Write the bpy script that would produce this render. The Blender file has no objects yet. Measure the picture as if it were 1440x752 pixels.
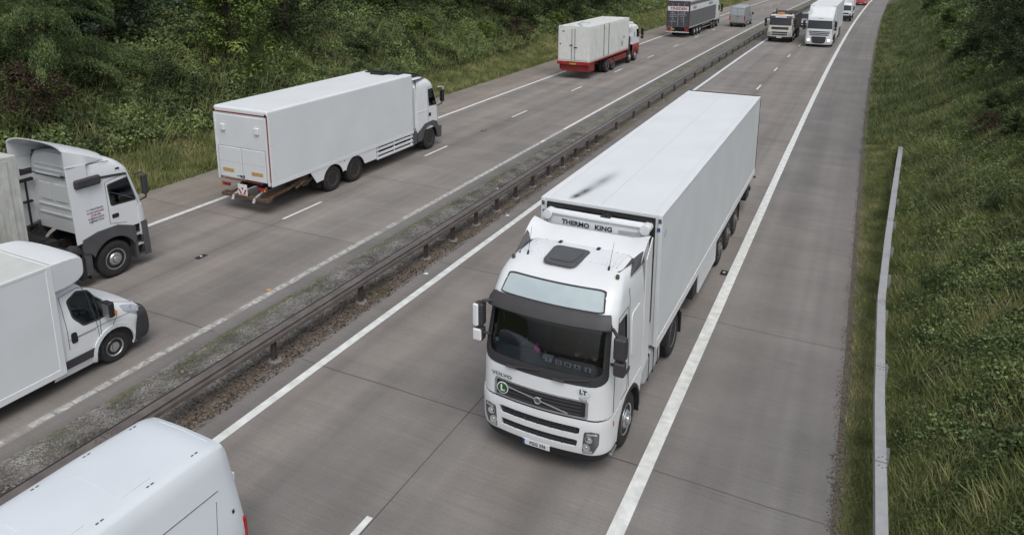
import bpy, bmesh, math, random
import numpy as np
from mathutils import Vector, Matrix
from mathutils.geometry import delaunay_2d_cdt
R = math.radians
SC = bpy.context.scene
COL = SC.collection
random.seed(7)
rng = np.random.default_rng(11)

# ------------------------------------------------------------------ camera, sky, sun
S0, KC = 29.717, .0003            # the road bends gently right beyond S0
def off(s): return KC * max(0.0, s - S0) ** 2 / 2
def head(s): return math.atan(KC * max(0.0, s - S0))
def W(x, s, z=0.0): return Vector((x + off(s) , s, z))
pitch, yaw, roll, HC = .23088, -.45711, .00278, 8.99137
cp, sp, cy_, sy = math.cos(pitch), math.sin(pitch), math.cos(yaw), math.sin(yaw)
Fw = Vector((sy * cp, cy_ * cp, -sp)); R0 = Vector((cy_, -sy, 0)); U0 = R0.cross(Fw)
Rt = R0 * math.cos(roll) + U0 * math.sin(roll); Up = U0 * math.cos(roll) - R0 * math.sin(roll)
cd = bpy.data.cameras.new('camera'); cam = bpy.data.objects.new('camera', cd); COL.objects.link(cam)
M = Matrix((Rt, Up, -Fw)).transposed().to_4x4(); M.translation = Vector((0, 0, HC)); cam.matrix_world = M
cd.sensor_width = 36; cd.lens = 1015.04 / 1440 * 36; cd.shift_y = -(376 - 173.99) / 1440
cd.clip_end = 5000; cd.clip_start = .1
SC.camera = cam
wd = bpy.data.worlds.new('World'); SC.world = wd; wd.use_nodes = True
SUN_EL, SUN_AZ = 60, 140           # azimuth measured from +Y towards +X
nt = wd.node_tree; bg = nt.nodes['Background']
sk = nt.nodes.new('ShaderNodeTexSky'); sk.sky_type = 'NISHITA'; sk.sun_disc = False
sk.sun_elevation = R(SUN_EL); sk.sun_rotation = R(SUN_AZ); sk.dust_density = 4; sk.air_density = 1
hs = nt.nodes.new('ShaderNodeHueSaturation'); hs.inputs['Saturation'].default_value = .42
nt.links.new(sk.outputs[0], hs.inputs['Color']); nt.links.new(hs.outputs[0], bg.inputs[0])
bg.inputs[1].default_value = .15
sl = bpy.data.lights.new('sun', 'SUN'); sl.energy = 1.0; sl.angle = R(35); sl.color = (1, .985, .955)
so = bpy.data.objects.new('sun', sl); COL.objects.link(so)
d = Vector((math.sin(R(SUN_AZ)) * math.cos(R(SUN_EL)), math.cos(R(SUN_AZ)) * math.cos(R(SUN_EL)), math.sin(R(SUN_EL))))
so.rotation_euler = d.to_track_quat('Z', 'Y').to_euler()
SC.view_settings.view_transform = 'Standard'; SC.view_settings.look = 'None'
SC.view_settings.exposure = 0.0; SC.view_settings.gamma = 1

# ------------------------------------------------------------------ materials
def mat(name, col, rough=.5, metal=0, var=.08, vs=3, bump=0, bs=60, coat=0, emit=0, spec=.5, streak=0):
    m = bpy.data.materials.new(name); m.use_nodes = True; n = m.node_tree.nodes; l = m.node_tree.links
    b = n['Principled BSDF']; b.inputs['Roughness'].default_value = rough; b.inputs['Metallic'].default_value = metal
    b.inputs['Specular IOR Level'].default_value = spec
    if coat: b.inputs['Coat Weight'].default_value = coat; b.inputs['Coat Roughness'].default_value = .08
    tc = n.new('ShaderNodeTexCoord'); no = n.new('ShaderNodeTexNoise'); no.inputs['Scale'].default_value = vs
    no.inputs['Detail'].default_value = 6; l.new(tc.outputs['Object'], no.inputs['Vector'])
    mr = n.new('ShaderNodeMapRange'); mr.inputs['From Min'].default_value = .3; mr.inputs['From Max'].default_value = .7
    mr.inputs['To Min'].default_value = 1 - var; mr.inputs['To Max'].default_value = 1 + var * .4
    l.new(no.outputs['Fac'], mr.inputs['Value'])
    mx = n.new('ShaderNodeMix'); mx.data_type = 'RGBA'; mx.blend_type = 'MULTIPLY'; mx.inputs['Factor'].default_value = 1
    mx.inputs['A'].default_value = (*col, 1); l.new(mr.outputs[0], mx.inputs['B'])
    out = mx.outputs['Result']
    if streak:                       # rust and algae running down the panel
        mp = n.new('ShaderNodeMapping'); mp.inputs['Scale'].default_value = (7, 7, .5); l.new(tc.outputs['Object'], mp.inputs[0])
        n2 = n.new('ShaderNodeTexNoise'); n2.inputs['Scale'].default_value = 1.2; n2.inputs['Detail'].default_value = 8; l.new(mp.outputs[0], n2.inputs['Vector'])
        r2 = n.new('ShaderNodeMapRange'); r2.inputs['From Min'].default_value = .52; r2.inputs['From Max'].default_value = .75; r2.inputs['To Max'].default_value = streak
        l.new(n2.outputs['Fac'], r2.inputs['Value'])
        m2 = n.new('ShaderNodeMix'); m2.data_type = 'RGBA'; l.new(r2.outputs[0], m2.inputs['Factor']); l.new(out, m2.inputs['A']); m2.inputs['B'].default_value = (.16, .13, .07, 1)
        out = m2.outputs['Result']
    l.new(out, b.inputs['Base Color'])
    if bump:
        nb = n.new('ShaderNodeTexNoise'); nb.inputs['Scale'].default_value = bs; nb.inputs['Detail'].default_value = 3; l.new(tc.outputs['Object'], nb.inputs['Vector'])
        bp = n.new('ShaderNodeBump'); bp.inputs['Strength'].default_value = bump; bp.inputs['Distance'].default_value = .02
        l.new(nb.outputs['Fac'], bp.inputs['Height']); l.new(bp.outputs[0], b.inputs['Normal'])
    if emit: b.inputs['Emission Color'].default_value = (*col, 1); b.inputs['Emission Strength'].default_value = emit
    return m
WHITE = mat('white_paint', (.715, .74, .755), .38, var=.05, vs=1.3, coat=.15)
WHITE2 = mat('white_panel', (.68, .71, .725), .5, var=.05, vs=.9)
OFFW = mat('cream_paint', (.60, .58, .52), .4, var=.1)
ROOFG = mat('translucent_roof', (.56, .585, .555), .4, var=.08)
GREYL = mat('light_grey_paint', (.45, .47, .48), .4)
SILV = mat('silver_paint', (.42, .44, .45), .35, .5, coat=.4)
ALU = mat('aluminium', (.55, .56, .57), .35, .8, var=.15, vs=8)
DKP = mat('dark_plastic', (.045, .043, .047), .55, var=.15)
MGP = mat('grey_plastic', (.085, .085, .09), .55, var=.15)
BLK = mat('black_parts', (.018, .018, .019), .6, var=.3, vs=9)
GAP = mat('panel_gap', (.05, .052, .055), .8)
RUB = mat('tyre_rubber', (.026, .025, .025), .85, var=.3, vs=12)
CHAS = mat('chassis_dirt', (.035, .032, .03), .8, var=.5, vs=8, bump=.4)
RUSTY = mat('rusty_steel', (.13, .085, .055), .8, var=.5, vs=9)
REDP = mat('red_paint', (.33, .02, .02), .35, coat=.3)
REDD = mat('dull_red_paint', (.24, .025, .022), .5, var=.25)
TAIL = mat('red_lamp', (.40, .012, .015), .2)
AMB = mat('amber_lamp', (.75, .25, .03), .25)
ORNG = mat('orange_reflector', (.55, .34, .12), .5, var=.35, vs=14)
VANW = mat('van_white_paint', (.64, .69, .73), .35, var=.05, vs=1.2, coat=.3)
HUB = mat('dirty_hub', (.20, .195, .19), .55, .3, var=.35, vs=12)
GALV = mat('galvanised_steel', (.35, .36, .365), .6, .15, var=.12, vs=6)
BARR = mat('weathered_rail', (.165, .142, .13), .4, .25, var=.3, vs=3.5, bump=.1)
POSTM = mat('rusty_post', (.095, .075, .07), .8, var=.4)
LAMPG = mat('headlamp_glass', (.62, .64, .66), .12, .6)
LAMPD = mat('headlamp_recess', (.16, .165, .17), .2, .6)
LIT = mat('lit_headlamp', (1, .97, .9), .3, emit=4)
CURT = mat('frosted_glass', (.42, .50, .52), .16, var=.12, vs=2, coat=.4)
GLD = mat('dark_glass', (.018, .02, .022), .06, var=.1, coat=.3)
GREYC = mat('grey_curtain', (.15, .155, .155), .6, var=.1)
NAVY = mat('dark_doors', (.065, .068, .08), .5)
CONT = mat('container_paint', (.70, .72, .70), .5, var=.07, streak=.22)
CONT2 = mat('old_trailer_paint', (.52, .53, .50), .6, var=.2, streak=.5)
TIPB = mat('tipper_body', (.12, .115, .11), .6, var=.3)
SEAT = mat('seat_cloth', (.055, .058, .065), .9)
SKIN = mat('skin', (.42, .23, .16), .5)
CLOTH = mat('dark_shirt', (.035, .037, .045), .9)
HAIRM = mat('dark_hair', (.02, .014, .01), .8)
PINK = mat('pink_toy', (.65, .03, .28), .6)
INK = mat('black_lettering', (.02, .02, .025), .5)
INKR = mat('red_lettering', (.35, .02, .03), .5)
INKB = mat('blue_lettering', (.05, .09, .25), .5)
INKW = mat('pale_lettering', (.55, .57, .6), .5)
GRN = mat('green_enamel', (.02, .10, .035), .3)
EUB = mat('blue_band', (.02, .05, .30), .4)
YEL = mat('yellow_plate', (.42, .31, .04), .5)
SOOT = mat('soot_smear', (.05, .048, .045), .8)
BLACKV = mat('door_seal', (.03, .03, .032), .7)

def glassmat():
    m = bpy.data.materials.new('clear_glass'); m.use_nodes = True; n = m.node_tree.nodes; l = m.node_tree.links
    for x in list(n):
        if x.type != 'OUTPUT_MATERIAL': n.remove(x)
    o = [x for x in n][0]; t = n.new('ShaderNodeBsdfTransparent'); t.inputs[0].default_value = (.55, .62, .66, 1)
    g = n.new('ShaderNodeBsdfGlossy'); g.inputs['Roughness'].default_value = .03; g.inputs[0].default_value = (.9, .93, .95, 1)
    f0 = n.new('ShaderNodeFresnel'); f0.inputs[0].default_value = 1.5; f = n.new('ShaderNodeMath'); f.inputs[1].default_value = .03; l.new(f0.outputs[0], f.inputs[0])
    mx = n.new('ShaderNodeMixShader'); l.new(f.outputs[0], mx.inputs[0]); l.new(t.outputs[0], mx.inputs[1]); l.new(g.outputs[0], mx.inputs[2]); l.new(mx.outputs[0], o.inputs[0])
    return m
GLC = glassmat()

def leafmat(name, c1, c2, c3, ns=.35):
    """leaf colours that differ from leaf to leaf and from patch to patch"""
    m = bpy.data.materials.new(name); m.use_nodes = True; n = m.node_tree.nodes; l = m.node_tree.links
    b = n['Principled BSDF']; b.inputs['Roughness'].default_value = .55; b.inputs['Specular IOR Level'].default_value = .3
    ge = n.new('ShaderNodeNewGeometry'); tc = n.new('ShaderNodeTexCoord')
    no = n.new('ShaderNodeTexNoise'); no.inputs['Scale'].default_value = ns; no.inputs['Detail'].default_value = 5; l.new(tc.outputs['Object'], no.inputs[0])
    ad = n.new('ShaderNodeMath'); ad.operation = 'MULTIPLY_ADD'; ad.inputs[1].default_value = .38; l.new(ge.outputs['Random Per Island'], ad.inputs[0])
    m0 = n.new('ShaderNodeMath'); m0.operation = 'MULTIPLY_ADD'; m0.inputs[1].default_value = 2.2; m0.inputs[2].default_value = -.8; l.new(no.outputs['Fac'], m0.inputs[0]); l.new(m0.outputs[0], ad.inputs[2])
    rp = n.new('ShaderNodeValToRGB'); e = rp.color_ramp.elements
    e[0].position = .15; e[0].color = (*c1, 1); e[1].position = .95; e[1].color = (*c3, 1); q = e.new(.55); q.color = (*c2, 1)
    l.new(ad.outputs[0], rp.inputs[0]); l.new(rp.outputs[0], b.inputs['Base Color'])
    tr = n.new('ShaderNodeBsdfTranslucent'); l.new(rp.outputs[0], tr.inputs[0]); mx = n.new('ShaderNodeMixShader'); mx.inputs[0].default_value = .25
    o = n['Material Output']; l.new(b.outputs[0], mx.inputs[1]); l.new(tr.outputs[0], mx.inputs[2]); l.new(mx.outputs[0], o.inputs[0])
    return m
BARK = mat('bark', (.07, .055, .042), .9, var=.3, vs=6)

# ------------------------------------------------------------------ mesh helpers
class MB:
    def __init__(s): s.v = []; s.f = []; s.m = []; s.mi = 0
    def add(s, vs, fs):
        b = len(s.v); s.v += [tuple(v) for v in vs]; s.f += [tuple(i + b for i in f) for f in fs]; s.m += [s.mi] * len(fs); return s
    def box(s, x0, x1, y0, y1, z0, z1):
        return s.add([(x0, y0, z0), (x1, y0, z0), (x1, y1, z0), (x0, y1, z0), (x0, y0, z1), (x1, y0, z1), (x1, y1, z1), (x0, y1, z1)],
                     [(0, 3, 2, 1), (4, 5, 6, 7), (0, 1, 5, 4), (1, 2, 6, 5), (2, 3, 7, 6), (3, 0, 4, 7)])
    def prism(s, poly, a, b, ax='x'):
        n = len(poly); P = []
        for c in (a, b):
            for p, q in poly: P.append((c, p, q) if ax == 'x' else (p, c, q) if ax == 'y' else (p, q, c))
        A = sum(poly[i][0] * poly[(i + 1) % n][1] - poly[(i + 1) % n][0] * poly[i][1] for i in range(n))
        fl = (A > 0) == (b > a)
        if ax == 'y': fl = not fl
        F = [tuple(range(n))[::-1], tuple(range(n, 2 * n))] + [(i, (i + 1) % n, (i + 1) % n + n, i + n) for i in range(n)]
        if not fl: F = [f[::-1] for f in F]
        return s.add(P, F)
    def lathe(s, prof, c, ax='x', n=28, sg=1):
        """prof: (along, radius) pairs"""
        P = []; F = []
        for a, r in prof:
            for k in range(n):
                t = 2 * math.pi * k / n; u, v = r * math.cos(t), r * math.sin(t)
                P.append((c[0] + sg * a, c[1] + u, c[2] + v) if ax == 'x' else (c[0] + u, c[1] + sg * a, c[2] + v) if ax == 'y' else (c[0] + u, c[1] + v, c[2] + sg * a))
        for i in range(len(prof) - 1):
            for k in range(n):
                k2 = (k + 1) % n; q = (i * n + k, i * n + k2, (i + 1) * n + k2, (i + 1) * n + k)
                F.append(q if ax != 'y' else q[::-1])
        F.append(tuple(range(n))); F.append(tuple(range((len(prof) - 1) * n, len(prof) * n))[::-1])
        if (sg > 0) == (ax != 'y'): pass
        return s.add(P, F)
    def cyl(s, p0, p1, r, r1=None, n=12):
        return s.tube([p0, p1], r, r1, n)
    def tube(s, pts, r, r1=None, n=8):
        pts = [Vector(p) for p in pts]; r1 = r if r1 is None else r1; P = []; F = []; L = len(pts)
        pu = None
        for i, p in enumerate(pts):
            t = (pts[min(i + 1, L - 1)] - pts[max(i - 1, 0)]).normalized()
            if pu is None:
                pu = t.orthogonal().normalized()
            pu = (pu - t * pu.dot(t)).normalized(); w = t.cross(pu); rr = r + (r1 - r) * i / max(1, L - 1)
            for k in range(n): P.append(p + (pu * math.cos(2 * math.pi * k / n) + w * math.sin(2 * math.pi * k / n)) * rr)
        for i in range(L - 1):
            for k in range(n): F.append((i * n + k, i * n + (k + 1) % n, (i + 1) * n + (k + 1) % n, (i + 1) * n + k))
        F.append(tuple(range(n))[::-1]); F.append(tuple(range((L - 1) * n, L * n)))
        return s.add(P, F)
    def grid(s, fn, us, vs):
        n = len(vs); P = [fn(u, v) for u in us for v in vs]
        F = [(i * n + j, (i + 1) * n + j, (i + 1) * n + j + 1, i * n + j + 1) for i in range(len(us) - 1) for j in range(n - 1)]
        return s.add(P, F)
def obj(name, mb, mats, parent=None, bev=0, seg=2, ang=35, recalc=True, loc=None):
    me = bpy.data.meshes.new(name); me.from_pydata(mb.v, [], mb.f)
    if not isinstance(mats, (list, tuple)): mats = [mats]
    for m in mats: me.materials.append(m)
    if len(mats) > 1: me.polygons.foreach_set('material_index', mb.m)
    if recalc:
        bm = bmesh.new(); bm.from_mesh(me); bmesh.ops.recalc_face_normals(bm, faces=bm.faces); bm.to_mesh(me); bm.free()
    me.polygons.foreach_set('use_smooth', [True] * len(me.polygons)); me.set_sharp_from_angle(angle=R(ang))
    o = bpy.data.objects.new(name, me); COL.objects.link(o)
    if parent: o.parent = parent
    if loc is not None: o.location = loc
    if bev:
        b = o.modifiers.new('bevel', 'BEVEL'); b.width = bev; b.segments = seg; b.limit_method = 'ANGLE'; b.angle_limit = R(40); b.harden_normals = True
    return o
def tag(o, label=None, cat=None, group=None, kind=None):
    if label: o['label'] = label
    if cat: o['category'] = cat
    if group: o['group'] = group
    if kind: o['kind'] = kind
    return o
def thing(name, label, cat, loc=(0, 0, 0), rz=0, group=None):
    o = bpy.data.objects.new(name, None); COL.objects.link(o); o.location = loc; o.rotation_euler = (0, 0, rz)
    o.empty_display_size = .3
    return tag(o, label, cat, group)
def bx(name, m, parent, x0, x1, y0, y1, z0, z1, bev=.01):
    return obj(name, MB().box(x0, x1, y0, y1, z0, z1), m, parent, bev)
def kids(o): return [c for c in bpy.data.objects if c.parent == o]
def copy_tree(o, parent=None, ch=None):
    ch = ch or {}
    c = o.copy(); COL.objects.link(c); c.parent = parent
    for k in list(o.children): copy_tree(k, c)
    return c

def text(s, size, m, parent, mw, name='lettering', sx=1.0, bold=.0, shear=0, align='CENTER', sp=1.0):
    """flat raised lettering; mw: matrix whose XY plane carries the text"""
    cu = bpy.data.curves.new(name, 'FONT'); cu.body = s; cu.size = size; cu.align_x = align; cu.align_y = 'CENTER'
    cu.offset = bold; cu.extrude = .002; cu.shear = shear; cu.resolution_u = 3; cu.space_character = sp
    t = bpy.data.objects.new('tmp', cu); COL.objects.link(t)
    me = bpy.data.meshes.new_from_object(t); bpy.data.objects.remove(t); bpy.data.curves.remove(cu)
    me.transform(Matrix.Diagonal((sx, 1, 1, 1))); me.transform(mw); me.materials.clear(); me.materials.append(m)
    o = bpy.data.objects.new(name, me); COL.objects.link(o); o.parent = parent
    return o
def frame(o, xd, yd):
    xd = Vector(xd).normalized(); yd = Vector(yd).normalized(); z = xd.cross(yd).normalized(); yd = z.cross(xd)
    m = Matrix((xd, yd, z)).transposed().to_4x4(); m.translation = Vector(o); return m

# polygons in a surface's own two coordinates
def rnd(poly, k=.25, n=5):
    out = []; L = len(poly)
    for i in range(L):
        kk = k[i] if isinstance(k, (list, tuple)) else k
        p = poly[i]; a = poly[i - 1]; b = poly[(i + 1) % L]
        p0 = [p[j] + (a[j] - p[j]) * kk for j in (0, 1)]; p1 = [p[j] + (b[j] - p[j]) * kk for j in (0, 1)]
        for q in range(n + 1):
            t = q / n; out.append(tuple((1 - t) ** 2 * p0[j] + 2 * t * (1 - t) * p[j] + t * t * p1[j] for j in (0, 1)))
    return out
def rct(a0, b0, a1, b1, ra=.0, rb=.0, n=4):
    if ra <= 0: return [(a0, b0), (a1, b0), (a1, b1), (a0, b1)]
    o = []
    for cx, cy, s in ((a0 + ra, b0 + rb, 2), (a1 - ra, b0 + rb, 3), (a1 - ra, b1 - rb, 0), (a0 + ra, b1 - rb, 1)):
        for q in range(n + 1):
            t = (s + q / n) * math.pi / 2; o.append((cx + ra * math.cos(t), cy + rb * math.sin(t)))
    return o
def inside(p, poly):
    c = False; x, y = p; n = len(poly); j = n - 1
    for i in range(n):
        xi, yi = poly[i]; xj, yj = poly[j]
        if (yi > y) != (yj > y) and x < (xj - xi) * (y - yi) / (yj - yi) + xi: c = not c
        j = i
    return c
def dens(poly, du, dv):
    o = []
    for i in range(len(poly)):
        a = poly[i]; b = poly[(i + 1) % len(poly)]
        k = max(1, int(max(abs(b[0] - a[0]) / du, abs(b[1] - a[1]) / dv)))
        for q in range(k): o.append((a[0] + (b[0] - a[0]) * q / k, a[1] + (b[1] - a[1]) * q / k))
    return o
def cdt(outer, holes, us, vs, eps=1e-5):
    V = list(outer); E = [(i, (i + 1) % len(outer)) for i in range(len(outer))]
    for h in holes:
        b = len(V); V += h; E += [(b + i, b + (i + 1) % len(h)) for i in range(len(h))]
    for u in us:
        for v in vs:
            if inside((u, v), outer): V.append((u, v))
    r = delaunay_2d_cdt([Vector(v) for v in V], E, [], 0, eps)
    vo, fo = r[0], r[2]; out = []
    for f in fo:
        c = sum((vo[i] for i in f), Vector((0, 0))) / len(f)
        if inside(c, outer) and not any(inside(c, h) for h in holes): out.append(tuple(f))
    return [tuple(v) for v in vo], out
def frange(a, b, d):
    n = max(1, round(abs(b - a) / d)); return [a + (b - a) * i / n for i in range(n + 1)]
class Surf:
    """a body surface P(u, v); patches and holes are cut in (u, v)"""
    def __init__(s, fn, du, dv): s.fn = fn; s.du = du; s.dv = dv
    def P(s, u, v, o=0):
        p = Vector(s.fn(u, v))
        if o:
            e = 1e-3; a = Vector(s.fn(u + e, v)) - Vector(s.fn(u - e, v)); b = Vector(s.fn(u, v + e)) - Vector(s.fn(u, v - e))
            n = a.cross(b)
            if n.length > 1e-9: n.normalize(); p = p + n * o * s.sg
        return p
    sg = -1
    def skin(s, mb, outer, holes=(), o=0):
        hs = [dens(h, s.du, s.dv) for h in holes]; ou = dens(outer, s.du, s.dv)
        u = [p[0] for p in outer]; v = [p[1] for p in outer]
        V, F = cdt(ou, hs, frange(min(u) + s.du * .5, max(u) - s.du * .5, s.du), frange(min(v) + s.dv * .5, max(v) - s.dv * .5, s.dv))
        mb.add([s.P(a, b, o) for a, b in V], F); return mb
    def patch(s, mb, poly, o=.008, t=.02, holes=()):
        ou = dens(poly, s.du, s.dv); hs = [dens(h, s.du, s.dv) for h in holes]; u = [p[0] for p in poly]; v = [p[1] for p in poly]
        V, F = cdt(ou, hs, frange(min(u), max(u), s.du)[1:-1], frange(min(v), max(v), s.dv)[1:-1])
        mb.add([s.P(a, b, o) for a, b in V], F)
        for q in [ou] + hs:
            n = len(q); mb.add([s.P(a, b, o) for a, b in q] + [s.P(a, b, o - t) for a, b in q], [(i, (i + 1) % n, (i + 1) % n + n, i + n) for i in range(n)])
        return mb
    def line(s, mb, pts, w=.006, o=.0015):
        q = []
        for i in range(len(pts) - 1):
            a, b = pts[i], pts[i + 1]; k = max(1, int(max(abs(b[0] - a[0]) / s.du, abs(b[1] - a[1]) / s.dv)))
            q += [(a[0] + (b[0] - a[0]) * j / k, a[1] + (b[1] - a[1]) * j / k) for j in range(k)]
        q.append(pts[-1]); mb.tube([s.P(a, b, o) for a, b in q], w, n=5); return mb
def lerpk(keys, x):
    if x <= keys[0][0]: return keys[0][1:]
    for a, b in zip(keys, keys[1:]):
        if x <= b[0]:
            t = (x - a[0]) / (b[0] - a[0]); return tuple(p + (q - p) * t for p, q in zip(a[1:], b[1:]))
    return keys[-1][1:]

# ------------------------------------------------------------------ ground, road
def latmesh(lats, ss, zf, uv=True, name='g'):
    P = np.array([[x + off(s), s, zf(x, s)] for s in ss for x in lats], dtype=np.float32)
    n = len(lats); F = [(i * n + j, i * n + j + 1, (i + 1) * n + j + 1, (i + 1) * n + j) for i in range(len(ss) - 1) for j in range(n - 1)]
    me = bpy.data.meshes.new(name); me.from_pydata(P.tolist(), [], F)
    u = me.uv_layers.new(name='road'); LU = [(x, s) for s in ss for x in lats]
    idx = np.empty(len(me.loops), dtype=np.int32); me.loops.foreach_get('vertex_index', idx)
    u.data.foreach_set('uv', np.array(LU, dtype=np.float32)[idx].ravel())
    me.polygons.foreach_set('use_smooth', [True] * len(me.polygons)); return me
def put(name, me, m, kind='structure'):
    me.materials.append(m); o = bpy.data.objects.new(name, me); COL.objects.link(o); o['kind'] = kind; return o
XL_, XDL, XB, XA, XDR, XR = -21.21, -17.58, -13.85, -10.29, -6.51, -2.79
ss = sorted(set([-40 + 2.0 * i for i in range(45)] + [50 + 4.0 * i for i in range(60)] + [290 + 30.0 * i for i in range(45)]))
def hash2(x, y):
    return math.sin(x * 1.3 + 1.7 * math.sin(y * .31)) * .5 + math.sin(y * .47 + 2.1 * math.sin(x * .53)) * .5
ZK = [(-700, 14), (-60, 7.5), (-42, 6.6), (-37, 5.4), (-31, 2.7), (-27.5, .75), (-25.8, .12), (-24.4, .0), (-24.2, -.06), (.0, -.06), (.3, .0), (1.0, .05), (2.2, .35), (4, 1.5), (8, 4.0), (12, 5.6), (40, 7), (600, 12)]
def gz(x, s):
    z = lerpk(ZK, x)[0]
    k = 0
    if x < -26: k = min(1, (-26 - x) / 3)
    if x > 1.8: k = min(1, (x - 1.8) / 2)
    return z + k * .28 * hash2(x, s) + k * .12 * hash2(x * 3.1 + 5, s * 2.7)
lats = [-700, -400, -200, -120, -80] + [-60 + 2 * i for i in range(9)] + [-42 + .75 * i for i in range(21)] + [-26.2, -25.8, -25.2, -24.8, -24.4, -24.2, -13, 0, .3, .65, 1, 1.5] + [1.9 + .5 * i for i in range(22)] + [15, 20, 30, 40, 80, 150, 300, 600]
def soilmat():
    m = bpy.data.materials.new('bank_soil'); m.use_nodes = True; n = m.node_tree.nodes; l = m.node_tree.links; b = n['Principled BSDF']; b.inputs['Roughness'].default_value = .95
    tc = n.new('ShaderNodeTexCoord'); a = n.new('ShaderNodeTexNoise'); a.inputs['Scale'].default_value = 1.1; a.inputs['Detail'].default_value = 9; l.new(tc.outputs['Object'], a.inputs[0])
    r = n.new('ShaderNodeValToRGB'); e = r.color_ramp.elements; e[0].position = .3; e[0].color = (.035, .04, .014, 1); e[1].position = .7; e[1].color = (.075, .085, .028, 1)
    l.new(a.outputs['Fac'], r.inputs[0])
    uv = n.new('ShaderNodeUVMap'); uv.uv_map = 'road'; se = n.new('ShaderNodeSeparateXYZ'); l.new(uv.outputs[0], se.inputs[0])
    q = n.new('ShaderNodeMath'); q.operation = 'MULTIPLY_ADD'; q.inputs[1].default_value = 1.2; l.new(a.outputs['Fac'], q.inputs[0]); l.new(se.outputs[0], q.inputs[2])
    k = n.new('ShaderNodeMapRange'); k.inputs['From Min'].default_value = 1.0; k.inputs['From Max'].default_value = 1.6; k.inputs['To Min'].default_value = 1; k.inputs['To Max'].default_value = 0; l.new(q.outputs[0], k.inputs['Value'])
    w_ = n.new('ShaderNodeMath'); w_.operation = 'GREATER_THAN'; w_.inputs[1].default_value = -1; l.new(se.outputs[0], w_.inputs[0]); k2 = n.new('ShaderNodeMath'); k2.operation = 'MULTIPLY'; l.new(k.outputs[0], k2.inputs[0]); l.new(w_.outputs[0], k2.inputs[1])
    mx = n.new('ShaderNodeMix'); mx.data_type = 'RGBA'; l.new(k2.outputs[0], mx.inputs['Factor']); l.new(r.outputs[0], mx.inputs['A']); mx.inputs['B'].default_value = (.12, .105, .08, 1)
    l.new(mx.outputs['Result'], b.inputs['Base Color']); return m
put('ground', latmesh(lats, ss, gz), soilmat())

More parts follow.
